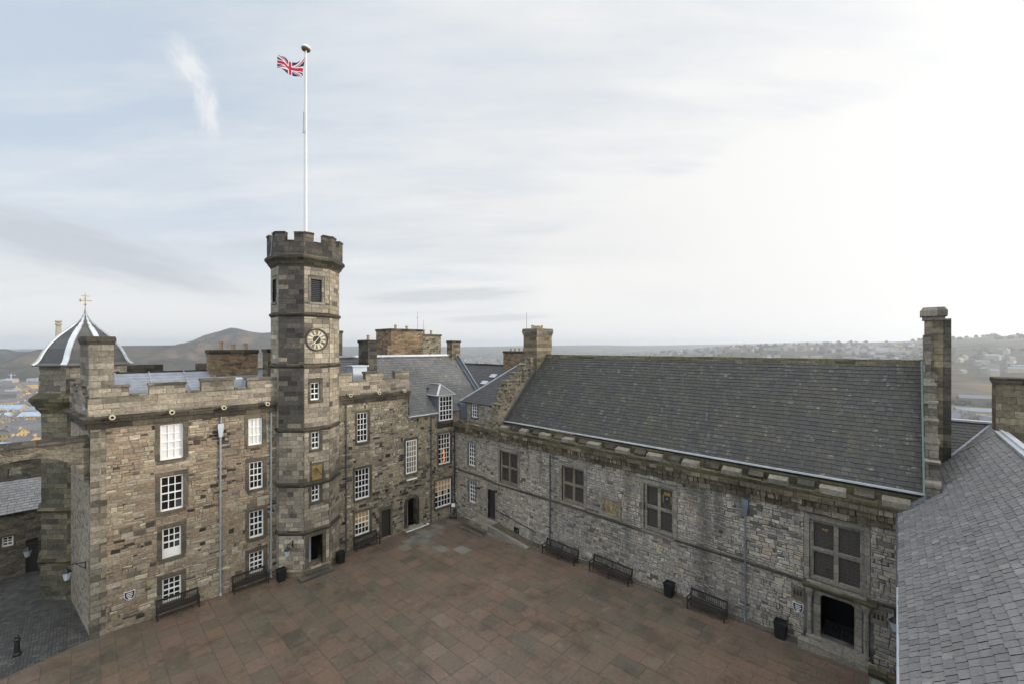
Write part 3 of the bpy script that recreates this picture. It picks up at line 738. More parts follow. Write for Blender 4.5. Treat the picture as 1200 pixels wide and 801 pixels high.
while y > -38:
    h = rnd.choice((.58, .68, .78, .88, .98)); x = edge_x(y-h)-rnd.random()*.8
    while x < 31:
        L = rnd.uniform(.7, 1.55); a, b = max(x, max(edge_x(y), edge_x(y-h))), min(x+L, 31.1)
        if b-a > .12:
            g = .012; dz = .012+rnd.uniform(0, .008)
            t = min(1, max(0, rnd.gauss(.5, .22)))
            if rnd.random() < .02: t = .98
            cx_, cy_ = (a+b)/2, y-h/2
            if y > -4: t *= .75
            for (ax, ay), (bx, by) in WORN:
                q_ = max(0, min(1, ((cx_-ax)*(bx-ax)+(cy_-ay)*(by-ay))/((bx-ax)**2+(by-ay)**2)))
                if math.hypot(cx_-ax-q_*(bx-ax), cy_-ay-q_*(by-ay)) < .65 and rnd.random() < .85: t = rnd.uniform(1.0, 1.3)
            j = lambda: rnd.uniform(-.008, .008)
            q = [(a+g+j(), y-h+g+j()), (b-g+j(), y-h+g+j()), (b-g+j(), y-g+j()), (a+g+j(), y-g+j())]
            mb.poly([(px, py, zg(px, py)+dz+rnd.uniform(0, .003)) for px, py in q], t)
        x += L
    y -= h
tag(mb.build('paving', M['paving']), kind='structure')
# ================================================================== CITY BEYOND
town = MB(); town2 = MB(); trees_ = MB()
r2 = random.Random(5)
def hbox(mb, c, sx_, sy_, h, rot, roof=None, rh=3., t=None, zb=-3):
    ca, sa = math.cos(rot), math.sin(rot)
    P = lambda a, b, z: (c[0]+a*ca-b*sa, c[1]+a*sa+b*ca, z)
    z0 = c[2]+zb; z1 = c[2]+h
    mb.hexa([P(-sx_, -sy_, z0), P(sx_, -sy_, z0), P(sx_, sy_, z0), P(-sx_, sy_, z0), P(-sx_, -sy_, z1), P(sx_, -sy_, z1), P(sx_, sy_, z1), P(-sx_, sy_, z1)], t)
    if roof is not None:
        t2 = r2.random(); e = .4
        roof.poly([P(-sx_-e, -sy_-e, z1-.2), P(sx_+e, -sy_-e, z1-.2), P(sx_+e, 0, z1+rh), P(-sx_-e, 0, z1+rh)], t2)
        roof.poly([P(sx_+e, sy_+e, z1-.2), P(-sx_-e, sy_+e, z1-.2), P(-sx_-e, 0, z1+rh), P(sx_+e, 0, z1+rh)], t2)
        mb.poly([P(sx_, -sy_, z1), P(sx_, sy_, z1), P(sx_, 0, z1+rh)], t); mb.poly([P(-sx_, sy_, z1), P(-sx_, -sy_, z1), P(-sx_, 0, z1+rh)], t)
# far town: rows of houses nobody could count
for k in range(5200):
    th = r2.uniform(-56, 57)
    r = math.exp(r2.uniform(math.log(430 if th > 44 else 760 if th < -44 else 900), math.log(4800)))
    if th < -20 and (r > 1640 or r < 760) : continue
    if 46 < th and 770 < r < 980: continue
    dens = mnoise.noise(Vector((r*math.sin(R(th))*.003, r*math.cos(R(th))*.003, 1.)))
    if dens < -.12: continue
    p = pt(r, th); z = zt(r, th)
    if z > 30 or (th > -20 and (r > 3300 or r2.random() < .35)): continue
    s = r2.uniform(.8, 1.5)
    hbox(town, (p.x, p.y, z), r2.uniform(6, 16)*s, r2.uniform(4.5, 7), r2.uniform(6, 13), r2.choice((.3, .3, 1.87, 1.2))+r2.uniform(-.1, .1), town2, r2.uniform(3, 5))
tag(town.build('town_walls', M['town']), kind='stuff'); tag(town2.build('town_roofs', M['townroof']), kind='stuff')
def clump(mb, c, r, t):
    c = Vector(c); vs = []
    for (a, b) in ((0, 0),):
        pass
    n1, n2 = 6, 3; k = len(mb.v); rr = r2.uniform
    for i in range(n2+1):
        ph = math.pi*(.08+.60*i/n2)
        for j in range(n1):
            an = 2*math.pi*j/n1+i*.5; q = r*rr(.75, 1.2)
            mb.v.append(c+Vector((q*math.sin(ph)*math.cos(an), q*math.sin(ph)*math.sin(an), q*.9*math.cos(ph)+r*.3)))
    for i in range(n2):
        for j in range(n1): j2 = (j+1) % n1; mb._f([k+i*n1+j, k+(i+1)*n1+j, k+(i+1)*n1+j2, k+i*n1+j2], min(1, max(0, t+rr(-.2, .2))))
    mb._f([k+j for j in range(n1)], t)
for k in range(5200):
    th = r2.uniform(-56, 57); r = math.exp(r2.uniform(math.log(420), math.log(5200)))
    if th < -20 and (r > 1700 or rnd.random() < .5): continue
    x, y = r*math.sin(R(th)), r*math.cos(R(th))
    if 46 < th and 770 < r < 930: continue
    if mnoise.noise(Vector((x*.004, y*.004, 7.))) < .02: continue
    p = pt(r, th); clump(trees_, (p.x, p.y, zt(r, th)+2), r2.uniform(4, 8)*(1 if r < 2000 else 1.6), r2.random())
tag(trees_.build('woodland', M['wood']), kind='stuff')
# playing field seen right of the tall chimney
mb = MB()
for i in range(14):
    for j in range(8):
        q = []
        for (a, b) in ((i, j), (i+1, j), (i+1, j+1), (i, j+1)):
            th = 44+13*a/14; r = 780+150*b/8; p = pt(r, th); q.append((p.x, p.y, zt(r, th)+1.2))
        mb.poly(q[::-1] if (Vector(q[1])-Vector(q[0])).cross(Vector(q[2])-Vector(q[0])).z < 0 else q)
tag(mb.build('playing_field', M['field']), kind='structure')
# nearer houses of the old town, each its own
styles = [('sand', 'cityroof', 'yellow sandstone city house with grey pitched roof, far below beyond the domed turret'),
          ('greyst', 'cityroof', 'grey stone city house with grey pitched roof, far below beyond the domed turret'),
          ('sand', 'cityglass', 'sandstone city hall with pale glazed roof, far below beyond the domed turret')]
def city_house(th, r, L, W_, h, rot, st, grp, lab=None):
    wm, rm, lb = styles[st]
    p = pt(r, th); z = zt(r, th)
    o = thing('city_house', lab or lb, 'house', (p.x, p.y, z), grp)
    a = MB(); b = MB(); hbox(a, (p.x, p.y, z), L/2, W_/2, h, rot, b, W_*.32)
    a.build('wall', M[wm], o); ro = b.build('roof', M[rm], o)
    if st != 2:
        ca, sa = math.cos(rot), math.sin(rot)
        for s in (-1, 1):
            c_ = MB(); hbox(c_, (p.x+s*ca*L*.44, p.y+s*sa*L*.44, z), .6, 1.1, h+W_*.32+1.8, rot, zb=h)
            c_.build('chimney', M[wm], ro)
    return o
for k in range(64):
    th = r2.uniform(-54, -47.2); r = [480, 560, 660, 780, 900, 1060, 1240, 1430][k % 8]*r2.uniform(.95, 1.06)
    st = r2.choice((0, 0, 0, 1, 1, 2)); L = r2.uniform(18, 42)
    city_house(th, r, L, r2.uniform(11, 17), r2.uniform(9, 18), R(44)+r2.choice((0, .25, 1.4))+r2.uniform(-.1, .1), st,
               ('yellow city houses', 'grey city houses', 'glass roofed city halls')[st])
labs = ['grey terraced house with pale roof in the town beyond the tall right hand chimney']
for k in range(26):
    th = r2.uniform(45.3, 50.5); r = r2.choice((480, 540, 610, 690))*r2.uniform(.97, 1.04)
    city_house(th, r, r2.uniform(14, 26), r2.uniform(9, 12), r2.uniform(7, 12), R(44)+R(48)+r2.uniform(-.15, .15), 1, 'town houses beyond the right chimney', labs[0])
# crane over the city
p = pt(1500, -50.55); zc = zt(1500, -50.55)
o = thing('tower_crane', 'small pale tower crane standing over the city rooftops left of the domed turret', 'crane', (p.x, p.y, zc))
MB().box(p.x-.8, p.x+.8, p.y-.8, p.y+.8, zc, zc+30).build('mast', M['whitebox'], o)
m_ = MB(); m_.bar((p.x-RT.x*5, p.y-RT.y*5, zc+27), (p.x+RT.x*11, p.y+RT.y*11, zc+27), 1.2, 1.2); m_.build('jib', M['whitebox'], o)

# ================================================================== PALACE BLOCK (left of the tower)
FP = Fr((0, 0, 0), (0, 1, 0))
FN = Fr((-5.8, -24.91, 0), (5.8, .81, 0)); LN = math.hypot(5.8, .81)
pal = thing('palace_block', 'tall rubble stone palace block with battlements and white sash windows, left of the clock tower', 'building', (0, -20, .5))
mb = MB()
WIN = [(-21.31, -20.25, 9.5, 11.55, 3, 4, 'blind'), (-21.30, -20.25, 6.53, 8.54, 3, 4, 'glass'), (-21.22, -20.35, 3.80, 5.52, 3, 3, 'glass'), (-21.22, -20.35, 1.22, 2.63, 3, 4, 'glass'),
       (-16.92, -16.1, 9.61, 11.37, 3, 3, 'blind'), (-16.87, -16.07, 6.72, 8.50, 3, 4, 'glass'), (-16.87, -16.03, 3.53, 5.27, 3, 4, 'glass'), (-16.87, -16.03, 1.2, 2.58, 3, 4, 'glass')]
wall_open(mb, FP, -24.1, -14.2, -.6, 12.0, [w_[:4] for w_ in WIN], .14)
mb.mat = 1
mb.poly([FN.p(0, -.6), FN.p(LN, -.6), FN.p(LN, 12), FN.p(0, 12)])
mb.mat = 0
mb.poly([(-9.8, -14.2, -.6), (-9.8, -24.91, -.6), (-9.8, -24.91, 12.6), (-9.8, -14.2, 12.6)])
mb.poly([(-9.8, -24.91, -.6), (-5.8, -24.91, -.6), (-5.8, -24.91, 12), (-9.8, -24.91, 12)])
mb.poly([(0, -14.2, -.6), (-9.8, -14.2, -.6), (-9.8, -14.2, 12), (0, -14.2, 12)])
pw = mb.build('wall', [M['lime_pal'], M['north']], pal)
ms = MB(); stones(ms, FP, -23.55, -14.95, .4, 11.72, grow_ops([w_[:4] for w_ in WIN], .22), (.22, .62), (.15, .33), .010, .036, .026, t_palace, .42, .02); ms.build('stonework', M['palace_st'], pw)
for i, w_ in enumerate(WIN):
    sash(pal, FP, w_[0], w_[1], w_[2], w_[3], w_[4], w_[5], w_[6], 'margin', .13, .42 if i == 2 else 0., 'window with a pale blind drawn down' if w_[6] == 'blind' else None)
mb = MB()   # quoins at the north corner
for k in range(34):
    z = .3+k*.345; L = .62 if k % 2 else .38
    mb.fbox(FP, -24.115, -24.1+L, z, z+.335, -.1, .02, .004); mb.fbox(FN, LN-(1-L)*.7, LN+.012, z, z+.335, -.1, .015, .004)
mb.build('quoins', M['ashlar'], pal)
def cornice(par, F, a, b, e0=0., e1=0.):
    mb = MB(); u = a
    while u < b:
        L = min(rnd.uniform(.7, 1.1), b-u)
        mb.fbox(F, u, u+L-.006, 11.72, 12.03, -.1, .17, .008); mb.fbox(F, u, u+L-.006, 12.03, 12.20, -.1, .27, .008)
        mb.fbox(F, u, u+L-.006, 12.20, 12.42, -.1, .36, .008, None, 12.30); u += L
    return mb.build('cornice', M['darktrim'], par)
def parapet(par, F, a, b, merl, base=13.37, top=13.92, d0=-.32, d1=.12):
    mb = MB(); u = a; mb.fbox(F, a, b, 12.3, base, d0, d1)
    for (m0, m1, tt) in merl:
        mb.fbox(F, m0, m1, base, tt-.13, d0, d1-.003); mb.fbox(F, m0-.05, (m0+m1)/2-.004, tt-.13, tt+.02+rnd.uniform(-.015, .02), d0-.05, d1+.06, .018); mb.fbox(F, (m0+m1)/2+.004, m1+.05, tt-.13, tt+.02+rnd.uniform(-.015, .02), d0-.05, d1+.06, .018)
    cr = [(a, a)]+[(m[0], m[1]) for m in merl]+[(b, b)]
    for (x0, x1), (y0, y1) in zip(cr[:-1], cr[1:]):
        if y0-x1 > .1: mb.fbox(F, x1+.055, y0-.055, base, base+.08, d0-.04, d1+.05, .006)
    po_ = mb.build('parapet', M['ashlar'], par)
    FF = Fr(F.o+F.n*d1, F.u); ms = MB(); tf = lambda u, z: .45+rnd.gauss(0, .18)+.25*nz2(u, z, .4, 4.)
    stones(ms, FF, a+.01, b-.01, 12.45, base-.02, [], (.45, .95), (.27, .36), .006, .014, .006, tf, 0., .012)
    for (m0, m1, tt) in merl: stones(ms, FF, m0+.01, m1-.01, base, tt-.14, [], (.4, .8), (.22, .32), .006, .014, .006, tf, 0., .012)
    ms.build('stonework', M['tower_st'], po_)
    return po_
cornice(pal, FP, -24.42, -14.9); cornice(pal, FN, 0., LN+.2)
parapet(pal, FP, -24.22, -14.6, [(-24.17, -22.62, 13.98), (-21.8, -20.17, 13.98), (-19.43, -17.72, 14.1), (-17.0, -14.7, 14.02)])
parapet(pal, FN, .4, LN-.02, [(.6, 2.2, 13.95), (3.0, 4.5, 13.95)], d1=.1)
def spout(par, F, u, z):
    mb = MB(); a = F.p(u, z, .2); b = F.p(u, z-.02, .62); mb.tube(a, b, .11, .135, 10)
    o = mb.build('spout', M['spout'], par); MB().tube(F.p(u, z-.02, .60), F.p(u, z-.02, .628), .07, .07, 8).build('mouth', M['dark'], o)
for u in (-23.3, -20.84, -18.35, -15.95): spout(pal, FP, u, 12.33)
def downpipe(par, F, u, z0, z1, mat, hopper=False, r=.055, d=.12):
    mb = MB(); mb.tube(F.p(u, z0, d), F.p(u, z1, d), r, r, 8); z = z0+.6
    mb.tube(F.p(u, z0+.15, d), F.p(u, z0, d+.12), r, r, 8)
    while z < z1-.2: mb.fbox(F, u-.09, u+.09, z, z+.07, 0, d+.05); mb.tube(F.p(u, z+.02, d), F.p(u, z+.10, d), r*1.35, r*1.35, 8); z += 1.85
    o = mb.build('downpipe', M[mat], par)
    if hopper:
        h = MB(); c_ = [F.p(u+a*.15, z1, d+b*.13) for a, b in ((-1, 1), (1, 1), (1, -.7), (-1, -.7))]; e = [F.p(u+a*.08, z1-.55, d+b*.08) for a, b in ((-1, 1), (1, 1), (1, -.7), (-1, -.7))]
        g = [p+Z*.28 for p in c_]; h.hexa([*e, *c_]); h.hexa([*c_, *g]); h.build('hopper_head', M['whitebox' if mat == 'pipe_pale' else mat], o)
    return o
downpipe(pal, FP, -18.45, .6, 11.0, 'pipe_pale', True)
downpipe(pal, FP, -15.62, .6, 11.65, 'pipe_pale'); downpipe(pal, FP, -15.20, .6, 11.65, 'pipe_dark')
MB().tube(FP.p(-18.42, 11.3, .1), FP.p(-18.42, 12.4, .14), .04).build('overflow_pipe', M['pipe_pale'], pal)
# lead roof with rolls and hatch boxes
mb = MB(); sheet(mb, (-.4, -24.4, 12.75), (0, 1, 0), (-1, 0, .36), [(0, 0), (10.2, 0), (10.2, 4.9), (0, 4.9)])
sheet(mb, (-9.4, -24.4, 12.75), (0, 1, 0), (1, 0, .40), [(0, 0), (10.2, 0), (10.2, 4.72), (0, 4.72)])
for k in range(9):
    x = -.9-k*.46; z = 12.75+(-.4-x)*.36; mb.box(x-.03, x+.03, -24.2, -14.3, z, z+.05)
for yy in (-23, -21.4, -19.6, -18.0): mb.bar((-.5, yy, 12.80), (-5.0, yy, 14.42), .05, .05)
mb.build('lead_roof', M['lead'], pal)
mb = MB(); mb.box(-10., -9.6, -24.4, -14.2, 12.3, 14.1)
for a, b in ((-22.3, -20.2), (-18.2, -15.4), (-24.4, -23.4)): mb.box(-10., -9.6, a, b, 14.1, 14.75, .01)
mb.build('rear_parapet', M['darktrim'], pal)
def chimney(par, pts, z0, z1, mat, cap=.35, over=.12, potn=0, potargs=None, capmat='darktrim', slope=True):
    mb = MB(); mb.prism(pts, z0, z1-cap); o = mb.build('chimney', M[mat], par)
    cx = sum(p[0] for p in pts)/len(pts); cy = sum(p[1] for p in pts)/len(pts)
    def grow(e): return [(x+math.copysign(e, x-cx), y+math.copysign(e, y-cy)) for x, y in pts]
    c_ = MB(); c_.prism(grow(over*.5), z1-cap, z1-cap*.7); c_.prism(grow(over), z1-cap*.7, z1-cap*.25); c_.frustum(grow(over*.9), z1-cap*.25, grow(-.06), z1)
    c_.build('chimney_cap', M[capmat], o)
    if potn:
        x_, a_, b_ = potargs[:3]
        for i in range(potn): q = MB(); pots(q, x_, a_+(b_-a_)*i/potn, a_+(b_-a_)*(i+1)/potn, z1-.02, 1, *potargs[3:]); q.build('chimney_pot', M['pot'], o)
    return o
rect4 = lambda x0, x1, y0, y1: [(x0, y0), (x1, y0), (x1, y1), (x0, y1)]
chimney(pal, [(-2.7, -24.5), (-.62, -24.17), (-.62, -23.2), (-2.7, -23.2)], 12.6, 16.6, 'ashlar', .42, .1)
chimney(pal, rect4(-5.4, -4.0, -18.25, -15.36), 12.6, 15.85, 'brownrub', .3, .08, 3, (-4.7, -17.9, -15.6, .5, .15))
chimney(pal, rect4(-3.4, -2.2, -15.2, -14.6), 12.6, 15.9, 'tower', .25, .06)
mb = MB(); mb.lathe((-.75, -21.0, 13.2), [(.1, 0), (.1, .25), (.14, .3), (.0, .42)], 8); mb.box(-1.1, -.7, -17.6, -17.1, 13.0, 14.05); mb.build('roof_vent', M['whitebox'], pal)

# ================================================================== CLOCK TOWER
XC, YC, RR = -.34, -13.24, 2.04
tow = thing('clock_tower', 'octagonal stone clock tower with corner battlements, rising from the courtyard between the palace ranges', 'tower', (XC, YC, .5))
ov = octo(XC, YC, RR); LF = .828427*RR
def oface(k, vv): a = vv[k]; b = vv[(k+1) % 8]; return Fr((a[0], a[1], 0), (b[0]-a[0], b[1]-a[1], 0))
F0 = oface(0, ov); F6 = oface(6, ov); F7 = oface(7, ov)
up = lambda y: y-(YC-.41421356*RR)
TW = [(up(-13.66), up(-13.04), 12.42, 13.62), (up(-13.6), up(-13.04), 9.07, 10.25), (up(-13.6), up(-13.04), 5.48, 6.62)]
LOU = (up(-13.63), up(-12.93), 19.08, 20.65); DOOR = (up(-13.77), up(-12.87), 1.02, 3.16); PLQ = (up(-13.57), up(-12.92), 6.98, 7.98)
mb = MB()
wall_open(mb, F0, 0, LF, .3, 21.9, [*TW, LOU, DOOR], .22)
for k in (1, 2, 3, 4, 5): f = oface(k, ov); mb.poly([f.p(0, .3), f.p(LF, .3), f.p(LF, 21.9), f.p(0, 21.9)])
wall_open(mb, F6, 0, LF, .3, 21.9, [(.5, 1.2, 19.08, 20.65)], .22)
mb.mat = 1
mb.poly([F7.p(0, 10.5), F7.p(LF, 10.5), F7.p(LF, 21.9), F7.p(0, 21.9)])
mb.mat = 0
mb.poly([F7.p(0, .3), F7.p(LF, .3), F7.p(LF, 10.5), F7.p(0, 10.5)])
sh = mb.build('shaft', [M['lime_tow'], M['lime_tow']], tow)
t_tow = lambda u, z: .55+rnd.gauss(0, .2)+.2*nz2(u, z, .3, 9.)
bands = [(1.12, 3.38), (3.69, 6.60), (6.91, 10.30), (10.61, 14.62), (14.93, 18.06), (18.37, 21.46)]
ms = MB(); m2 = MB()
for k in (6, 7, 0, 1, 2):
    f = oface(k, ov); op = grow_ops([*TW], .17)+[(LOU[0]-.2, LOU[1]+.2, LOU[2]-.15, LOU[3]+.21), (DOOR[0]-.23, DOOR[1]+.23, .3, DOOR[3]+.31), (PLQ[0]-.14, PLQ[1]+.14, PLQ[2]-.13, PLQ[3]+.14)] if k == 0 else [(.3, 1.4, 18.9, 20.9)] if k == 6 else []
    for (b0, b1) in (bands[:3]+[(10.61, 21.46)] if k == 7 else bands):
        stones(m2 if (k == 7 and b0 > 10) else ms, f, .012, LF-.012, b0, b1, op, (.42, .92) if b0 > 10 else (.3, .75), (.29, .36) if b0 > 10 else (.22, .34), .005, .012, .003, t_tow, 0., .010)
ms.build('stonework', M['tower_st'], sh); m2.build('sooty_stonework', M['soot_st'], sh)
def ring(r0, z0, r1, z1, name, mat, par):
    m_ = MB(); m_.frustum(octo(XC, YC, r0), z0, octo(XC, YC, r1), z1); return m_.build(name, M[mat], par)
for z, e in ((18.18, .11), (14.74, .09), (10.42, .10), (6.72, .09), (3.50, .10)):
    m_ = MB(); m_.frustum(octo(XC, YC, RR+.01), z-.12, octo(XC, YC, RR+e), z); m_.frustum(octo(XC, YC, RR+e), z, octo(XC, YC, RR+e), z+.10); m_.frustum(octo(XC, YC, RR+e), z+.10, octo(XC, YC, RR+.01), z+.19)
    m_.build('string_course', M['darktrim'], tow)
m_ = MB()
for (r0, z0, r1, z1) in ((2.05, 21.45, 2.12, 21.6), (2.16, 21.6, 2.22, 21.74), (2.22, 21.74, 2.36, 21.95), (2.40, 21.95, 2.40, 22.14), (2.40, 22.14, 2.28, 22.27)): m_.frustum(octo(XC, YC, r0), z0, octo(XC, YC, r1), z1)
m_.build('cornice', M['darktrim'], tow)
PR = 2.26; pv = octo(XC, YC, PR); PL = .828427*PR
mb = MB(); mg = MB()
for k in range(8):
    f = oface(k, pv)
    mb.hexa([f.p(0, 22.25), f.p(PL, 22.25), f.p(PL-.13, 22.25, -.32), f.p(.13, 22.25, -.32), f.p(0, 23.1), f.p(PL, 23.1), f.p(PL-.13, 23.1, -.32), f.p(.13, 23.1, -.32)])
    for a, b in ((0, .64), (PL-.64, PL)):
        i0 = .13 if a == 0 else 0; i1 = 0 if a == 0 else .13; h = 23.62+rnd.uniform(-.03, .03)
        mb.hexa([f.p(a, 23.1), f.p(b, 23.1), f.p(b-i1, 23.1, -.32), f.p(a+i0, 23.1, -.32), f.p(a, h), f.p(b, h), f.p(b-i1, h, -.32), f.p(a+i0, h, -.32)])
        mg.hexa([f.p(a, h, .05), f.p(b+(.04 if a == 0 else .0), h, .05), f.p(b-i1, h, -.35), f.p(a+i0, h, -.35), f.p(a, h+.12, .05), f.p(b, h+.12, .05), f.p(b-i1, h+.12, -.35), f.p(a+i0, h+.12, -.35)])
    mg.fbox(f, .66, PL-.66, 23.1, 23.16, -.34, .03)
mb.build('parapet', M['tower_dark'], tow); mg.build('coping', M['darktrim'], tow)
m_ = MB(); m_.prism(octo(XC, YC, 2.0), 21.9, 22.3); m_.build('roof', M['lead_dark'], tow)
m_ = MB(); m_.frustum(octo(XC, YC, RR+.12), .1, octo(XC, YC, RR+.12), 1.0); m_.frustum(octo(XC, YC, RR+.12), 1.0, octo(XC, YC, RR+.0), 1.12); m_.build('plinth', M['tower'], tow)
for w_ in TW: sash(tow, F0, *w_, 2, 3, 'glass', 'margin', .16, 0, None, True, .16)
def louvre(F, o):
    m_ = MB(); z = o[2]+.05
    while z < o[3]-.08: m_.hexa([F.p(o[0], z, -.06), F.p(o[1], z, -.06), F.p(o[1], z+.10, -.2), F.p(o[0], z+.10, -.2), F.p(o[0], z+.02, -.06), F.p(o[1], z+.02, -.06), F.p(o[1], z+.12, -.2), F.p(o[0], z+.12, -.2)]); z += .125
    q = m_.build('louvre', M['pipe_dark'], tow); MB().fbox(F, o[0], o[1], o[2], o[3], -.5, -.215).build('backing', M['dark'], q)
    g = MB(); g.fbox(F, o[0]-.16, o[0], o[2], o[3], -.1, .012); g.fbox(F, o[1], o[1]+.16, o[2], o[3], -.1, .012); g.fbox(F, o[0]-.16, o[1]+.16, o[3]+.002, o[3]+.2, -.1, .016); g.fbox(F, o[0]-.2, o[1]+.2, o[2]-.14, o[2]-.002, -.1, .05); g.build('margin', M['ashlar'], q)
louvre(F0, LOU); louvre(F6, (.5, 1.2, 19.08, 20.65))
# clock
cu, cz, cr = up(-13.27), 16.53, .74
ck = MB()
def disc(mb, F, u, z, r, d0, d1, n=40, r2=None):
    k = len(mb.v); r2 = r if r2 is None else r2
    for d_, q in ((d0, r), (d1, r2)):
        for i in range(n): a = 2*math.pi*i/n; mb.v.append(F.p(u+q*math.sin(a), z+q*math.cos(a), d_))
    for i in range(n): j = (i+1) % n; mb._f([k+j, k+i, k+n+i, k+n+j])
    mb._f([k+n+i for i in reversed(range(n))])
def annulus(mb, F, u, z, ra, rb, d0, d1, n=40):
    for i in range(n):
        a = 2*math.pi*i/n; b = 2*math.pi*(i+1)/n; q = lambda an, r, d_: F.p(u+r*math.sin(an), z+r*math.cos(an), d_)
        mb.poly([q(a, rb, d1), q(a, ra, d1), q(b, ra, d1), q(b, rb, d1)]); mb.poly([q(a, rb, d0), q(a, rb, d1), q(b, rb, d1), q(b, rb, d0)]); mb.poly([q(a, ra, d1), q(a, ra, d0), q(b, ra, d0), q(b, ra, d1)])
disc(ck, F0, cu, cz, cr-.05, 0, .04)
ck_o = ck.build('clock_face', M['cream'], tow)
m_ = MB(); annulus(m_, F0, cu, cz, cr-.07, cr+.01, 0, .10); m_.build('rim', M['clockdark'], ck_o)
m_ = MB(); disc(m_, F0, cu, cz, .27, .04, .048); annulus(m_, F0, cu, cz, .615, .635, .04, .047); m_.build('centre_disc', M['clockdark'], ck_o)
m_ = MB(); NUM = ['XII', 'I', 'II', 'III', 'IIII', 'V', 'VI', 'VII', 'VIII', 'IX', 'X', 'XI']
for i, s in enumerate(NUM):
    an = R(30*i); wd = sum(.045 if c_ == 'I' else .10 for c_ in s); x = -wd/2
    def stroke(x0, x1, w_=.026):
        for (r_a, r_b) in ((.32, .60),):
            pts = []
            for xx, rr_ in ((x0-w_/2, r_a), (x0+w_/2, r_a), (x1+w_/2, r_b), (x1-w_/2, r_b)):
                pts.append((xx*(rr_/.5), rr_))
            f = lambda x_, r_, d_: F0.p(cu+r_*math.sin(an)+x_*math.cos(an), cz+r_*math.cos(an)-x_*math.sin(an), d_)
            m_.hexa([f(*pts[0], .039), f(*pts[1], .039), f(*pts[2], .039), f(*pts[3], .039), f(*pts[0], .056), f(*pts[1], .056), f(*pts[2], .056), f(*pts[3], .056)])
    for c_ in s:
        if c_ == 'I': stroke(x+.0225, x+.0225); x += .045
        elif c_ == 'V': stroke(x+.05, x+.018); stroke(x+.05, x+.082, .016); x += .10
        else: stroke(x+.018, x+.082, .018); stroke(x+.082, x+.018, .024); x += .10
m_.build('numerals', M['clockdark'], ck_o)
m_ = MB()
def hand(an, L, tail, w_, d_):
    an = R(an); f = lambda a, b, dd: F0.p(cu+b*math.sin(an)+a*math.cos(an), cz+b*math.cos(an)-a*math.sin(an), dd)
    m_.hexa([f(-w_*.5, -tail, d_), f(w_*.5, -tail, d_), f(w_*.3, L, d_), f(-w_*.3, L, d_), f(-w_*.5, -tail, d_+.02), f(w_*.5, -tail, d_+.02), f(w_*.3, L, d_+.02), f(-w_*.3, L, d_+.02)])
    m_.hexa([f(-w_, L*.45, d_), f(w_, L*.45, d_), f(w_*.4, L*.8, d_), f(-w_*.4, L*.8, d_), f(-w_, L*.45, d_+.021), f(w_, L*.45, d_+.021), f(w_*.4, L*.8, d_+.021), f(-w_*.4, L*.8, d_+.021)])
hand(37, .60, .12, .045, .075); hand(221, .42, .1, .055, .062)
m_.build('hands', M['flagwhite'], ck_o)
# gilded sundial panel
m_ = MB(); m_.fbox(F0, PLQ[0], PLQ[1], PLQ[2], PLQ[3], 0, .03); po = m_.build('sundial_panel', M['gold_dull'], tow)
m_ = MB(); m_.fbox(F0, PLQ[0]-.13, PLQ[0], PLQ[2]-.12, PLQ[3]+.13, 0, .05); m_.fbox(F0, PLQ[1], PLQ[1]+.13, PLQ[2]-.12, PLQ[3]+.13, 0, .05); m_.fbox(F0, PLQ[0], PLQ[1], PLQ[3], PLQ[3]+.13, 0, .052); m_.fbox(F0, PLQ[0], PLQ[1], PLQ[2]-.12, PLQ[2], 0, .052); m_.build('frame', M['margin'], po)
m_ = MB(); m_.bar(F0.p((PLQ[0]+PLQ[1])/2-.1, PLQ[3]-.15, .04), F0.p(PLQ[1]-.08, PLQ[2]+.3, .22), .03, .03)
for k in range(7): a = R(-60+20*k); m_.bar(F0.p((PLQ[0]+PLQ[1])/2-.1+.1*math.sin(a), PLQ[3]-.15-.1*math.cos(a), .034), F0.p((PLQ[0]+PLQ[1])/2-.1+.38*math.sin(a)*.7, PLQ[3]-.15-.62*math.cos(a), .034), .014, .01)
m_.build('gnomon', M['clockdark'], po)
# tower door: dressed surround, dark passage, open pale inner leaf, step
g = MB(); o = DOOR
g.fbox(F0, o[0]-.22, o[0], o[2], o[3], -.2, .03); g.fbox(F0, o[1], o[1]+.22, o[2], o[3], -.2, .03); g.fbox(F0, o[0]-.22, o[1]+.22, o[3]+.002, o[3]+.3, -.2, .04)
ds = g.build('doorway', M['margin'], tow)
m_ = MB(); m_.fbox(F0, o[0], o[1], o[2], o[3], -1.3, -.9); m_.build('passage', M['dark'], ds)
m_ = MB(); m_.fbox(F0, o[0]+.01, o[0]+.40, o[2]+.02, o[3]-.02, -.8, -.74); m_.fbox(F0, o[0], o[1], o[2]-.1, o[2], -.9, .04); m_.build('door_leaf', M['whitebox'], ds)
m_ = MB(); m_.fbox(F0, o[0]-.3, o[1]+.3, .5, 1.0, .13, .42); m_.fbox(F0, o[0]-.75, o[1]+.5, .4, .80, .13, .78); m_.build('doorstep', M['margin'], tow)
m_ = MB(); m_.bar(F6.p(1.45, 1.2, .02), F6.p(1.45, 22.1, .02), .06, .02); m_.build('lightning_strip', M['copper'], tow)
m_ = MB(); m_.bar(F6.p(1.45, 22.1, .42), F6.p(1.45, 23.7, .30), .05, .02); m_.build('lightning_strip', M['copper'], tow)
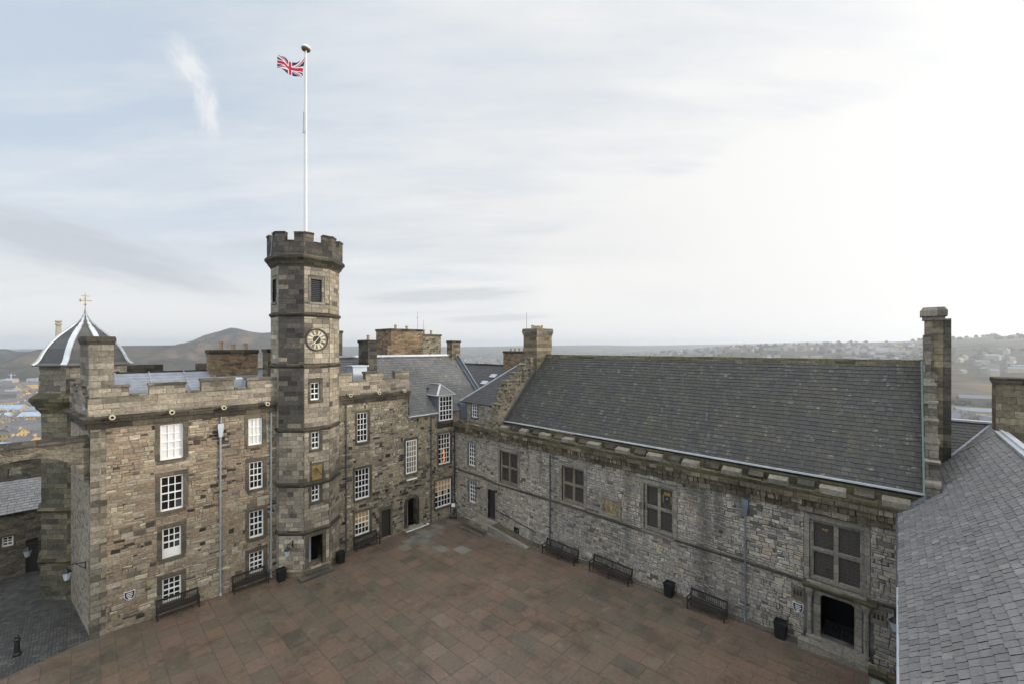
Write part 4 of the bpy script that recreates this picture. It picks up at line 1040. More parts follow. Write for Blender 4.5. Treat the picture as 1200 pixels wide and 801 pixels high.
# flagpole and flag
fp = thing('flagpole', 'tall white flagpole with a flat round cap rising from the clock tower roof', 'flagpole', (XC, YC, 22.3))
m_ = MB(); m_.tube((XC, YC, 22.3), (XC, YC, 30), .09, .08, 12, None, False); m_.tube((XC, YC, 30), (XC, YC, 37.5), .08, .055, 12, None, False); m_.build('pole', M['pole'], fp, True)
m_ = MB(); m_.lathe((XC, YC, 37.45), [(.07, 0), (.31, .04), (.33, .10), (.30, .19), (.10, .26)], 16); m_.build('cap', M['pole'], fp, True)
m_ = MB(); m_.tube((XC, YC, 37.41), (XC, YC, 37.47), .27, .31, 16); m_.build('cap_underside', M['gold_dull'], fp)
m_ = MB(); m_.box(XC-.02, XC+.06, YC-.22, YC-.10, 31.4, 31.6); m_.tube((XC, YC-.16, 31.5), (XC, YC-.16, 32.9), .035); m_.tube((XC, YC-.14, 23.5), (XC, YC-.10, 37.3), .010, .010, 5); m_.build('halyard', M['pipe_pale'], fp)
def union(u, v):
    """u 0..2 along, v 0..1 up: colour index of the crossed flag"""
    x, y = u-1, v-.5
    if abs(x) < .10 or abs(y) < .10: return 1
    if abs(x) < .167 or abs(y) < .167: return 2
    L = math.hypot(1, .5)
    d1 = (x*.5-y)/L; d2 = (x*.5+y)/L
    for d_, s in ((d1, 1 if x > 0 else -1), (d2, 1 if x < 0 else -1)):
        if abs(d_) < .1:
            q = d_*s
            return 1 if 0 < q < .067 else 2
    return 0
nu, nv = 96, 48; m_ = MB()
def fpt(u, v):
    s = u/2; rp = .055*math.sin(s*9.5+.6)+.025*math.sin(s*17+v*2)
    y = -(s*1.70+.24); hh = .96*(1-.06*s)
    z = 35.72-.22*s-.05*math.sin(s*3.1)+(v-.5)*hh+.035*math.sin(s*8+.4)
    pull = max(0, 1-s/.28)**1.5*max(0, v-.5)/.5
    return Vector((XC+.30*s+rp*1.4, YC+y+pull*.16, z+pull*.62))
for i in range(nu):
    for j in range(nv):
        u, v = 2*i/nu, j/nv
        m_.mat = union(2-(u+1/nu), v+.5/nv); m_.poly([fpt(u, v), fpt(2*(i+1)/nu, v), fpt(2*(i+1)/nu, (j+1)/nv), fpt(u, (j+1)/nv)])
fl = m_.build('flag', [M['blue'], M['red'], M['flagwhite']], None, True)
tag(fl, 'small red, white and blue crossed flag streaming left from the tall flagpole', 'flag')
#PART3
# ================================================================== PALACE RANGE (right of the tower, battlements then slate roof with dormer)
win = thing('palace_range', 'rubble palace range right of the clock tower, part battlemented, part slate roofed with a dormer', 'building', (0, -6, .4))
WW = [(-9.58, -8.68, 8.6, 10.9, 3, 5, 'glass'), (-9.75, -8.52, 4.13, 6.5, 4, 5, 'glass'), (-9.75, -8.52, 1.33, 3.1, 4, 4, 'glass_lit'),
      (-5.27, -4.21, 5.2, 8.04, 4, 6, 'glass'), (-1.86, -.49, 5.26, 8.08, 4, 6, 'glass'), (-2.23, -.39, 1.35, 3.83, 5, 5, 'glass_lit')]
DD = (-7.52, -6.72, .45, 2.70); AR = (-5.15, -4.22, .62, 3.05)
mb = MB()
wall_open(mb, FP, -12.3, -5.06, -.6, 12.0, [w_[:4] for w_ in WW[:3]]+[DD], .16)
wall_open(mb, FP, -5.06, -.0, -.6, 10.25, [w_[:4] for w_ in WW[4:]]+[AR], .16)
mb.poly([FP.p(-5.06, 10.25), FP.p(-5.06, 12.0), FP.p(-5.06, 12, -1.9), FP.p(-5.06, 10.25, -1.9)])
mb.poly([(-9.9, -5, -.6), (-9.9, -12.3, -.6), (-9.9, -12.3, 10.2), (-9.9, -5, 10.2)])
mb.poly([(-9.9, 3.9, -.6), (-9.9, -5, -.6), (-9.9, -5, 10.2), (-9.9, 3.9, 10.2)])
mb.poly([(.0, 3.9, -.6), (-9.9, 3.9, -.6), (-9.9, 3.9, 10.2), (-4.95, 3.9, 15.3), (.0, 3.9, 10.2)])
mb.poly([(-.0, .0, -.6), (-.0, 3.9, -.6), (.0, 3.9, 10.2), (.0, .0, 10.2)])
for k in range(8): pass
wa = mb.build('wall', M['lime_pal'], win)
ms = MB(); wop = grow_ops([w_[:4] for w_ in WW], .18)+[(DD[0]-.21, DD[1]+.21, 0, DD[3]+.26), (AR[0]-.3, AR[1]+.3, 0, 2.6), (AR[0]-.2, AR[1]+.2, 2.5, 3.1), (-5.2, -4.2, 4.6, 4.75)]
stones(ms, FP, -12.2, -5.0, .35, 11.72, wop, (.18, .52), (.14, .31), .010, .036, .028, t_palace, .42, .02); stones(ms, FP, -5.0, -.06, .3, 10.05, wop+[(-2.1, -.15, 8.6, 10.3)], (.18, .52), (.14, .31), .010, .036, .028, t_palace, .42, .02)
ms.build('stonework', M['wing_st'], wa)
# the window at the joint of the two heights is set in a dressed stone bay
sash(win, Fr((.02, 0, 0), (0, 1, 0)), *WW[3][:6], 'glass', 'margin', .0, 0, None, True, .16)
for i, w_ in enumerate(WW):
    if i == 3: continue
    lb = {2: 'ground floor window lit warm yellow from inside', 5: 'corner window lit warm yellow from inside', 4: 'window with an orange glow behind its lower panes'}.get(i)
    o = sash(win, FP, *w_[:6], w_[6], 'margin', .13, 0, lb, True, .17)
    if i == 4:
        m_ = MB(); m_.poly([FP.p(-1.42, 5.45, -.168), FP.p(-1.02, 5.45, -.168), FP.p(-1.05, 6.2, -.168), FP.p(-1.16, 7.0, -.168), FP.p(-1.36, 6.1, -.168)]); m_.build('lamp_glow', M['glass_lit2'], o)
# quoins at the stepped corner
mb = MB()
for k in range(6): mb.fbox(FP, -5.06-(.6 if k % 2 else .35), -5.045, 10.3+k*.28, 10.57+k*.28, -.1, .02, .004)
mb.build('quoins', M['ashlar'], win)
cornice(win, FP, -11.9, -4.95)
parapet(win, FP, -11.9, -5.0, [(-11.3, -10.02, 14.05), (-8.95, -7.45, 14.08), (-6.36, -5.03, 14.05)], 13.42)
m_ = MB(); m_.box(-.32, .12, -5.0, -4.96, 10.4, 13.4); m_.box(-3.0, -.3, -5.1, -4.98, 12.3, 13.0); m_.build('parapet_return', M['ashlar'], win)
for u in (-10.36, -8.01, -5.72): spout(win, FP, u, 12.42)
downpipe(win, FP, -10.5, .5, 11.7, 'pipe_dark', False, .045); downpipe(win, FP, -2.75, .3, 9.9, 'pipe_dark', False, .045); downpipe(win, FP, -.12, .1, 9.0, 'pipe_dark', False, .05)
# slate roof
SL = (-.99, .99)
upd = Vector((-1, 0, .99)).normalized(); HL = 4.95/upd.x*-1
m_ = MB(); o_ = (.14, -11.3, 10.06)
ins = lambda a, b: (a > 6.30 or b*abs(upd.x) > 2.2) and not (9.25 < a < 11.2 and b*abs(upd.x) < 2.2 and abs(a-10.2) < .85)
slates(m_, o_, (0, 1, 0), upd, 15.2, HL+.2, .30, .34, ins)
sheet(m_, o_, (0, 1, 0), upd, [(6.25, 0), (15.2, 0), (15.2, HL+.2), (0, HL+.2), (0, 3.0), (6.25, 3.0)])
sheet(m_, (-10.0, -11.3, 10.06), (0, 1, 0), (1, 0, .99), [(0, 0), (15.2, 0), (15.2, HL+.2), (0, HL+.2)])
rf = m_.build('slate_roof', M['slate_house'], win)
m_ = MB(); m_.bar((-4.95, -11.3, 15.16), (-4.95, 3.9, 15.16), .34, .10); m_.bar((-4.95, -11.3, 15.25), (-4.95, 3.9, 15.25), .10, .10); m_.build('ridge_lead', M['lead_white'], rf)
m_ = MB(); m_.bar((.16, 3.86, 10.2), (-4.95, 3.86, 15.24), .30, .12); m_.bar((.16, 4.02, 10.35), (-4.95, 4.02, 15.5), .16, .3); m_.build('verge', M['lead_dark'], rf)
m_ = MB(); m_.tube((.17, -5.1, 10.06), (.17, -2.0, 10.06), .06); m_.build('gutter', M['lead_white'], rf)
chimney(win, rect4(-5.4, -4.5, 3.15, 4.3), 14.6, 16.75, 'tower', .25, .06)
chimney(win, rect4(-4.0, -2.2, -7.55, -6.75), 12.6, 16.65, 'tower_dark', .3, .08, 1, (-3.0, -7.5, -6.8, .5, .14))
chimney(win, rect4(-6.3, -5.9, -8.6, -8.15), 14.0, 17.5, 'tower_dark', .25, .06)
m_ = MB(); m_.box(-2.4, -1.3, -9.3, -8.1, 13.3, 14.45, .01); m_.box(-2.5, -1.2, -9.4, -8.0, 14.45, 14.55); m_.build('roof_plant_box', M['whitebox'], win)
m_ = MB(); m_.poly([(-.3, -11.9, 12.9), (-.3, -5.1, 12.9), (-2.4, -5.1, 12.95), (-2.4, -11.9, 12.95)]); m_.build('lead_gutter', M['lead'], win)
# dormer
FD = Fr((.08, 0, 0), (0, 1, 0)); dm = MB()
dm.fbox(FD, -2.02, -1.87, 9.25, 11.62, -1.7, .0); dm.fbox(FD, -.38, -.23, 9.25, 11.62, -1.7, .0); dm.fbox(FD, -1.87, -.38, 11.55, 11.62, -1.6, 0)
dmo = dm.build('dormer', M['lead_dark'], win)
sash_o = sash(dmo, FD, -1.87, -.38, 9.3, 11.56, 4, 5, 'glass', 'margin', -.03, 0, None, False, 0)
m_ = MB(); e = [(.2, -2.14, 11.62), (.2, -.11, 11.62), (-2.3, -.11, 11.62), (-2.3, -2.14, 11.62)]; a = (-.75, -1.12, 12.55); b = (-2.6, -1.12, 12.55)
m_.poly([e[0], e[1], a]); m_.poly([e[1], e[2], b, a]); m_.poly([e[3], e[0], a, b]); m_.poly([e[3], e[2], e[1], e[0]])
dr = m_.build('dormer_roof', M['slate_house'], dmo)
m_ = MB()
for p, q in ((e[0], a), (e[1], a), (a, b), (e[0], e[1]), (e[1], e[2]), (e[0], e[3])): m_.bar(Vector(p)+Vector((0, 0, .02)), Vector(q)+Vector((0, 0, .02)), .18, .07)
m_.build('lead_hip', M['lead_white'], dr)
m_ = MB()
for k in range(5): m_.fbox(FP, -2.05+k*.01, -.2-k*.01, 8.62+k*.12, 8.735+k*.12, -.1, .03+k*.03, .008)
m_.build('corbel', M['darktrim'], dmo)
# plank door, arched doorway
g = MB(); g.fbox(FP, DD[0]-.2, DD[0], DD[2], DD[3], -.2, .02); g.fbox(FP, DD[1], DD[1]+.2, DD[2], DD[3], -.2, .02); g.fbox(FP, DD[0]-.2, DD[1]+.2, DD[3]+.002, DD[3]+.25, -.2, .025)
d_o = g.build('doorway', M['margin'], win)
g = MB()
for k in range(5): g.fbox(FP, DD[0]+k*.16+.004, DD[0]+k*.16+.156, DD[2], DD[3], -.16, -.12)
g.build('plank_door', M['door'], d_o)
def arch_ring(mb, F, uc, zs, ra, rb, d0, d1, n=14, za=1.):
    for i in range(n):
        a = math.pi*i/n; b = math.pi*(i+1)/n; P = lambda an, r, d_: F.p(uc-r*math.cos(an), zs+za*r*math.sin(an), d_)
        mb.hexa([P(a, ra, d1), P(b, ra, d1), P(b, ra, d0), P(a, ra, d0), P(a, rb, d1), P(b, rb, d1), P(b, rb, d0), P(a, rb, d0)])
g = MB(); uc = (AR[0]+AR[1])/2; hw = (AR[1]-AR[0])/2
arch_ring(g, FP, uc, 2.58, hw-.02, hw+.30, -.5, .03); g.fbox(FP, AR[0]-.28, AR[0]+.02, AR[2], 2.58, -.5, .03); g.fbox(FP, AR[1]-.02, AR[1]+.28, AR[2], 2.58, -.5, .03)
ad = g.build('arched_doorway', M['darktrim'], win)
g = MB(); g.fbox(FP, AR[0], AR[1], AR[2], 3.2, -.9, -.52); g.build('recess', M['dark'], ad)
g = MB(); g.fbox(FP, AR[0]-.45, AR[1]+.55, .0, .56, .0, .75); g.fbox(FP, AR[0]-.55, AR[1]+.75, .56, .62, .68, .80); th_ = g.build('threshold', M['hallstone'], ad); m_ = MB(); m_.bar(FP.p(AR[0]-.55, .635, .80), FP.p(AR[1]+.75, .635, .80), .09, .03); m_.bar(FP.p(AR[1]+.75, .635, .80), FP.p(AR[1]+.75, .635, .45), .09, .03); m_.build('white_edge', M['white'], th_)
g = MB(); g.fbox(FP, -5.2, -4.2, 4.62, 4.72, .0, .12); g.build('white_ledge', M['white'], win)

# ================================================================== HALL WALL FRAME AND CORNER HOUSE
FH = Fr((0, 0, 0), (1, 0, 0))
lk = thing('corner_house', 'grey rubble corner house with hipped slate roof between the palace range and the great hall', 'building', (3, 0, .4))
LWIN = [(1.95, 2.92, 5.3, 7.3, 3, 5, 'glass'), (2.05, 2.98, 1.98, 3.95, 3, 5, 'glass')]; LD = (4.65, 5.55, 1.28, 3.80)
mb = MB(); wall_open(mb, FH, 0.0, 5.9, -.5, 8.2, [w_[:4] for w_ in LWIN]+[LD], .16)
F2 = Fr((0, 1.2, 0), (1, 0, 0)); UW = (1.02, 1.92, 9.42, 10.72)
wall_open(mb, F2, -.3, 5.3, 8.2, 10.85, [UW], .14)
lw0 = mb.build('wall', M['lime_hall'], lk)
ms = MB(); stones(ms, FH, .06, 5.9, .2, 8.15, grow_ops(LWIN, .17) + [(LD[0]-.21, LD[1]+.21, 0, LD[3]+.26)] if 0 else [*grow_ops([w_[:4] for w_ in LWIN], .17), (LD[0]-.21, LD[1]+.21, 0, LD[3]+.26)], (.15, .52), (.12, .26), .009, .032, .019, t_hall, .34, .016); stones(ms, F2, .36, 5.3, 8.9, 10.8, grow_ops([UW], .11), (.2, .5), (.15, .25), .01, .03, .014, t_hall, .2)
ms.build('stonework', M['hall_st'], lw0)
for w_ in LWIN: sash(lk, FH, *w_[:7], 'hallstone', .13, 0, None, True, .16)
sash(lk, F2, *UW, 3, 4, 'glass', 'hallstone', .1, 0, None, False, .1)
m_ = MB(); m_.fbox(F2, -.32, .35, 8.9, 10.7, .0, .65); m_.build('lead_cheek', M['lead_dark'], lk)
# hipped slate roof
upk = Vector((0, 4.7, 3.6)).normalized(); lenk = math.hypot(4.7, 3.6)
m_ = MB(); o_ = (-.55, 1.05, 10.78)
hip = lambda b: .05+b*.62
slates(m_, o_, (1, 0, 0), upk, 6.2, lenk, .28, .32, lambda a, b: a > hip(b))
sheet(m_, o_, (1, 0, 0), upk, [(0, 0), (6.2, 0), (6.2, lenk), (hip(lenk), lenk)])
A = Vector(o_); Cc = A+Vector((1, 0, 0))*hip(lenk)+upk*lenk; Dd = A+Vector((0, 9.4, 0))
m_.poly([A, Cc, Dd]); kr = m_.build('slate_roof', M['slate_dark'], lk)
m_ = MB(); m_.bar(A+Vector((0, 0, .06)), Cc+Vector((0, 0, .06)), .22, .09); m_.bar(Cc+Vector((0, 0, .03)), Cc+Vector((4, 0, .03)), .25, .1); m_.build('lead_hip', M['lead_white'], kr)
g = MB(); g.fbox(FH, LD[0]-.2, LD[0], LD[2], LD[3], -.2, .02); g.fbox(FH, LD[1], LD[1]+.2, LD[2], LD[3], -.2, .02); g.fbox(FH, LD[0]-.2, LD[1]+.2, LD[3]+.002, LD[3]+.25, -.2, .03)
d_o = g.build('doorway', M['hallstone'], lk)
g = MB()
for k in range(5): g.fbox(FH, LD[0]+k*.18+.004, LD[0]+k*.18+.176, LD[2], LD[3], -.2, -.14)
g.build('plank_door', M['door'], d_o)
def string(par, F, pts, mat, h=.17, d=.12):
    mb = MB()
    for (u0, z0), (u1, z1) in zip(pts[:-1], pts[1:]):
        n = max(1, int((u1-u0)/1.1))
        for i in range(n):
            a = u0+(u1-u0)*i/n; b = u0+(u1-u0)*(i+1)/n-.006; za = z0+(z1-z0)*i/n; zb = z0+(z1-z0)*(i+1)/n
            q = d+rnd.uniform(-.012, .012)
            mb.hexa([F.p(a, za-h, q*.6), F.p(b, zb-h, q*.6), F.p(b, zb-h, -.05), F.p(a, za-h, -.05), F.p(a, za-.03, q), F.p(b, zb-.03, q), F.p(b, zb+.02, -.05), F.p(a, za+.02, -.05)])
    return mb.build('string_course', M[mat], par)
def corbels(par, F, a, b, z0=8.12):
    mb = MB(); u = a
    while u < b-.05:
        L = rnd.uniform(.22, .40)
        mb.fbox(F, u, min(u+L, b), z0+rnd.uniform(-.06, .05), z0+.36, -.1, .10+rnd.uniform(0, .05), .02)
        if rnd.random() < .85: mb.fbox(F, u+.03, min(u+L-.03, b), z0+.30, z0+.62, -.1, .20+rnd.uniform(0, .06), .02)
        u += L+rnd.uniform(.0, .05)
    mb.fbox(F, a, b, z0+.05, z0+.60, -.1, .09); mb.fbox(F, a, b, z0+.34, z0+.60, -.1, .16)
    u = a
    while u < b-.05:
        L = min(rnd.uniform(.55, 1.0), b-u); mb.fbox(F, u, u+L-.01, z0+.60, z0+.82, -.1, .28+rnd.uniform(0, .04), .015); u += L
    return mb.build('corbel_table', M['corbel'], par)
string(lk, FH, [(0.1, 4.75), (4.0, 4.72), (5.9, 4.55)], 'margin')
corbels(lk, FH, .12, 5.9)
mb = MB(); u = .15
while u < 5.9:
    L = min(rnd.uniform(.5, .9), 5.9-u); h = 9.15+rnd.uniform(-.12, .22); mb.fbox(FH, u, u+L-.02, 8.94, h, -.35, .24+rnd.uniform(-.03, .03), .03); u += L
mb.poly([FH.p(0.15, 8.95, -.3), FH.p(5.9, 8.95, -.3), FH.p(5.9, 9.0, -1.25), FH.p(.15, 9.0, -1.25)])
mb.build('parapet', M['corbel'], lk)
downpipe(lk, FH, .12, .2, 8.1, 'pipe_dark', False, .05)
# ================================================================== GREAT HALL
hal = thing('great_hall', 'long great hall with grey rubble wall, corbelled parapet, mullioned windows and dark slate roof', 'building', (18, 3, 1))
HW = [(6.10, 8.18, 4.72, 7.40), (12.62, 14.58, 4.85, 7.42), (19.0, 20.9, 4.72, 7.56), (27.5, 29.52, 4.88, 7.78)]
HD = (27.94, 29.18, 2.3, 4.30)
mb = MB(); wall_open(mb, FH, 5.9, 31.85, -.5, 8.2, HW+[HD], .3)
mb.poly([(31.85, 0, -.5), (31.85, 11.8, -.5), (31.85, 11.8, 9.6), (31.85, 0, 9.6)]); mb.poly([(31.85, 11.8, -.5), (5.2, 11.8, -.5), (5.2, 11.8, 9.8), (31.85, 11.8, 9.8)])
hw0 = mb.build('wall', M['lime_hall'], hal)
ms = MB(); stones(ms, FH, 5.9, 31.6, .9, 8.15, [*[(o[0]-.21, o[1]+.21, o[2]-.17, o[3]+.25) for o in HW], (HD[0]-.65, HD[1]+.65, 0, 4.8), (16.05, 17.45, 4.68, 6.05), (26.78, 27.30, 3.65, 4.30), (29.73, 30.27, 3.79, 4.47)], (.15, .52), (.12, .26), .009, .032, .019, t_hall, .34, .016)
ms.build('stonework', M['hall_st'], hw0)
def mullion_window(o, glass, mat, gold=None):
    m_ = MB(); a, b, c_, d_ = o; t = .15; um = (a+b)/2; zm = c_+(d_-c_)*.50
    m_.fbox(FH, a, a+t, c_, d_, -.34, -.10); m_.fbox(FH, b-t, b, c_, d_, -.34, -.10); m_.fbox(FH, a+t, b-t, d_-t, d_, -.34, -.103); m_.fbox(FH, a+t, b-t, c_, c_+t, -.34, -.097)
    m_.fbox(FH, um-.09, um+.09, c_+t, d_-t, -.32, -.12); m_.fbox(FH, a+t, b-t, zm-.09, zm+.09, -.32, -.126)
    w_ = m_.build('mullioned_window', M[mat], hal)
    m_ = MB(); e = .20
    m_.fbox(FH, a-e, a, c_-.02, d_, -.2, .022); m_.fbox(FH, b, b+e, c_-.02, d_, -.2, .022); m_.fbox(FH, a-e, b+e, d_+.002, d_+.24, -.2, .027); m_.fbox(FH, a-.1, b+.1, c_-.16, c_-.022, -.3, .13, 0, None, c_-.06)
    m_.build('margin', M['hallstone'], w_)
    for i, (u0, u1) in enumerate(((a+t, um-.09), (um+.09, b-t))):
        for k, (z0, z1) in enumerate(((c_+t, zm-.09), (zm+.09, d_-t))):
            p = MB(); nc, nr = 5, 7
            for x in range(nc):
                for y in range(nr):
                    A_ = u0+(u1-u0)*x/nc; B_ = u0+(u1-u0)*(x+1)/nc; C_ = z0+(z1-z0)*y/nr; D_ = z0+(z1-z0)*(y+1)/nr; q = [-.25+rnd.uniform(-.006, .006) for _ in range(3)]
                    p.poly([FH.p(A_, C_, q[0]), FH.p(B_, C_, q[1]), FH.p(B_, D_, q[2]), FH.p(A_, D_, q[0]+q[2]-q[1])])
            lo = p.build('light', M['glass_old'], w_)
            l2 = MB()
            for x in range(1, nc): A_ = u0+(u1-u0)*x/nc; l2.fbox(FH, A_-.006, A_+.006, z0, z1, -.25, -.237)
            for y in range(1, nr): C_ = z0+(z1-z0)*y/nr; l2.fbox(FH, u0, u1, C_-.006, C_+.006, -.25, -.235)
            l2.build('leading', M['pipe_dark'], lo)
            if gold == (i, k):
                g = MB(); uc, zc = (u0+u1)/2, (z0+z1)/2; e = .228
                if o[0] < 25:
                    g.poly([FH.p(uc-.17, zc+.16, -e), FH.p(uc-.15, zc-.12, -e), FH.p(uc, zc-.30, -e), FH.p(uc+.15, zc-.12, -e), FH.p(uc+.17, zc+.16, -e)][::1])
                    q_ = g.build('glass_shield', M['signblue'], lo); q_['label'] = 'small stained glass shield'
                    h = MB(); h.fbox(FH, uc-.2, uc+.2, zc+.20, zc+.38, -.236, -.224)
                    for s in (-1, 1): h.fbox(FH, uc+s*.24-.03, uc+s*.24+.03, zc-.25, zc+.2, -.236, -.224); h.fbox(FH, uc+s*.10-.02, uc+s*.10+.02, zc+.38, zc+.46, -.236, -.224)
                    h.fbox(FH, uc-.06, uc+.06, zc-.05, zc+.08, -.226, -.22); h.build('gilt_crown', M['gold_dull'], q_)
                else:
                    for (x, y, r) in ((-.02, .30, .05), (.08, .28, .06), (.15, .32, .035)): disc(g, FH, uc+x, zc+y, r, -.236, -.228, 10)
                    q_ = g.build('lamp_glow', M['gold_dull'], lo)
mullion_window(HW[0], 'glass_old', 'mullion'); mullion_window(HW[1], 'glass_old', 'mullion'); mullion_window(HW[2], 'glass_old', 'hallstone', (1, 1)); mullion_window(HW[3], 'glass_old', 'hallstone', (0, 1))
string(hal, FH, [(5.9, 4.55), (8.5, 4.60), (12.5, 4.70), (19, 4.66), (24, 4.80), (27.3, 4.78)], 'margin'); string(hal, FH, [(29.7, 4.82), (31.6, 4.95)], 'margin')
corbels(hal, FH, 5.9, 31.8)
mb = MB(); mb.fbox(FH, 5.9, 31.8, 8.92, 9.08, -.55, .24, 0); u = 5.9
mb.fbox(FH, 5.9, 31.8, 9.0, 9.62, -.62, -.42)
while u < 31.7:
    L = min(rnd.uniform(.9, 1.3), 31.8-u); mb.fbox(FH, u, u+L-.012, 9.08, 9.17+rnd.uniform(-.02, .03), -.5, .25+rnd.uniform(-.02, .02), .012); u += L
mb.build('parapet', M['trim'], hal)
for k in range(12):
    c_ = 6.75+k*2.165; w_ = rnd.uniform(.74, 1.0)
    m_ = MB(); m_.fbox(FH, c_-w_/2, c_+w_/2, 9.17, 9.50+rnd.uniform(-.03, .04), -.12, .27, .02, None, 9.42+rnd.uniform(-.02, .02)); m_.build('merlon', M['merlon'], hal)
    if k < 11: m_ = MB(); m_.fbox(FH, c_+.75, c_+1.45, 9.15, 9.60, -.50, -.06, .02, None, 9.32); m_.build('weathered_block', M['darktrim'], hal)
# roof
uph = Vector((0, 5.4, 5.55)).normalized(); lh = math.hypot(5.4, 5.55)
m_ = MB(); slates(m_, (6.1, .5, 9.72), (1, 0, 0), uph, 25.40, lh, .27, .34, None, .024, .026)
sheet(m_, (6.1, .5, 9.72), (1, 0, 0), uph, [(0, 0), (25.40, 0), (25.40, lh), (0, lh)]); sheet(m_, (6.1, 11.3, 9.72), (1, 0, 0), (0, -5.4, 5.55), [(0, 0), (25.40, 0), (25.40, lh), (0, lh)])
hr = m_.build('slate_roof', M['slate_hall'], hal)
mb = MB(); u = 6.1
while u < 31.45:
    L = min(rnd.uniform(.5, .7), 31.5-u); zj = rnd.uniform(-.01, .015)
    mb.hexa([(u, 5.66, 15.10), (u+L-.01, 5.66, 15.10), (u+L-.01, 6.14, 15.10), (u, 6.14, 15.10), (u, 5.82, 15.36+zj), (u+L-.01, 5.82, 15.36+zj), (u+L-.01, 5.98, 15.36+zj), (u, 5.98, 15.36+zj)]); u += L
mb.build('ridge', M['trim'], hr)
m_ = MB(); m_.bar((6.1, .46, 9.77), (31.5, .46, 9.77), .16, .07); m_.build('eaves_lead', M['lead_white'], hr)
m_ = MB(); m_.bar(Vector((31.43, .45, 9.80)), Vector((31.43, 5.85, 15.35)), .07, .04); m_.build('copper_strip', M['copper'], hr)
# crow stepped left gable
mb = MB(); prof = [(-.25, 11.2), (.35, 12.45), (.85, 13.1), (1.9, 13.72), (2.9, 14.4), (3.9, 15.0), (4.6, 15.6)]
y0 = -.25
for (yy, z), nx in zip(prof, prof[1:]+[(5.0, 0)]):
    mb.box(5.35, 6.12, yy, nx[0] if nx[1] else 6.2, 8.6, z, .012); mb.box(5.30, 6.16, yy-.04, (nx[0] if nx[1] else 6.2), z, z+.10, .012)
mb.box(5.35, 6.12, 6.2, 11.8, 8.6, 10); mb.poly([(6.12, 6.2, 10), (6.12, 11.8, 10), (6.12, 6.2, 15.6)])
mb.build('crow_step_gable', M['wing'], hal)
m_ = MB(); m_.bar((6.22, .45, 9.9), (6.22, 5.9, 15.45), .20, .12); m_.build('skew_shadow_strip', M['slate_dark'], hal)  # dark strip standing in for the gable skew's shadow along the slates
chimney(hal, rect4(4.75, 6.4, 4.45, 6.65), 12.0, 17.75, 'tower', .62, .10, 6, (5.5, 4.7, 6.4, .35, .10), 'ashlar')
m_ = MB(); m_.tube((5.0, 4.6, 17.6), (5.0, 4.6, 19.3), .02, .012, 5); m_.build('aerial', M['pipe_dark'], hal)
# right gable, its crow steps and tall chimney
mb = MB(); yy = -.2; z = 10.15
mb.box(31.5, 31.88, -.2, 12, 8.5, 9.9)
mb.poly([(31.5, 0, 9.9), (31.5, 5.9, 15.6), (31.5, 11.8, 9.9)][::-1]); mb.poly([(31.88, 0, 9.9), (31.88, 11.8, 9.9), (31.88, 5.9, 15.6)])
for k in range(7):
    a = -.25+k*.76; z = 10.30+k*.78
    mb.box(31.48, 31.89, a, a+1.2, z-1.6, z, .012); mb.box(31.45, 31.93, a-.05, a+.80, z, z+.11, .012)
mb.box(31.46, 31.72, 4.1, 4.6, 12, 16.6, .01)
mb.build('crow_step_gable', M['ashlar'], hal)
tc = chimney(hal, rect4(31.52, 32.14, 4.4, 5.3), 9.0, 17.95, 'tower', .62, .16, 0, None, 'ashlar')
m_ = MB(); m_.box(32.10, 32.42, 4.43, 5.2, 9.0, 17.38); m_.build('dark_shaft', M['tower_dark'], tc)  # narrower, darker shaft along the right side of the stack
# hall door: dark opening, moulded surround with colonettes
g = MB(); a, b, c_, d_ = HD
g.fbox(FH, a-.26, a, c_, d_, -.3, .03); g.fbox(FH, b, b+.26, c_, d_, -.3, .03); g.fbox(FH, a-.26, b+.26, d_+.002, d_+.34, -.3, .035)
for s, uc in ((1, a), (-1, b)):
    for k in range(5):
        t0 = k/5*math.pi/2; t1 = (k+1)/5*math.pi/2; r = .17
        P = lambda t: (uc+s*(r-r*math.cos(t)), d_-r+r*math.sin(t))
        (x0, z0), (x1, z1) = P(t0), P(t1); q = [FH.p(uc, z0, .028), FH.p(x0, z0, .028), FH.p(x1, z1, .028), FH.p(uc, d_+.01 if k == 4 else z1, .028)]
        q2 = [p+Vector((0, .26, 0)) for p in q]
        g.poly(q if s > 0 else q[::-1]); g.poly([q[1], q2[1], q2[2], q[2]] if s > 0 else [q[2], q2[2], q2[1], q[1]])
hd = g.build('doorway', M['hallstone'], hal)
for uc in (a-.42, b+.42):
    m_ = MB(); m_.lathe(FH.p(uc, 0, .08), [(.20, 1.75), (.20, 2.05), (.14, 2.12), (.15, 2.2), (.10, 2.25), (.10, 4.15), (.15, 4.2), (.19, 4.4), (.19, 4.5)], 12); m_.build('colonnette', M['hallstone'], hd)
m_ = MB(); m_.fbox(FH, 27.25, 29.95, 4.62, 4.76, -.1, .26, 0, None, 4.70); m_.fbox(FH, 27.32, 29.88, 4.50, 4.615, -.1, .18); m_.build('door_cornice', M['trim'], hd)
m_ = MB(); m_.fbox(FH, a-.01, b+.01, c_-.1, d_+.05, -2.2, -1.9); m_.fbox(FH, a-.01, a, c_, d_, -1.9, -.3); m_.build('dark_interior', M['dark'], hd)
m_ = MB(); m_.fbox(FH, a-.5, b+.5, 1.2, c_-.02, -.3, .30); m_.fbox(FH, a-.8, b+.8, 1.1, c_-.16, .302, .70); m_.build('doorstep', M['hallstone'], hd)
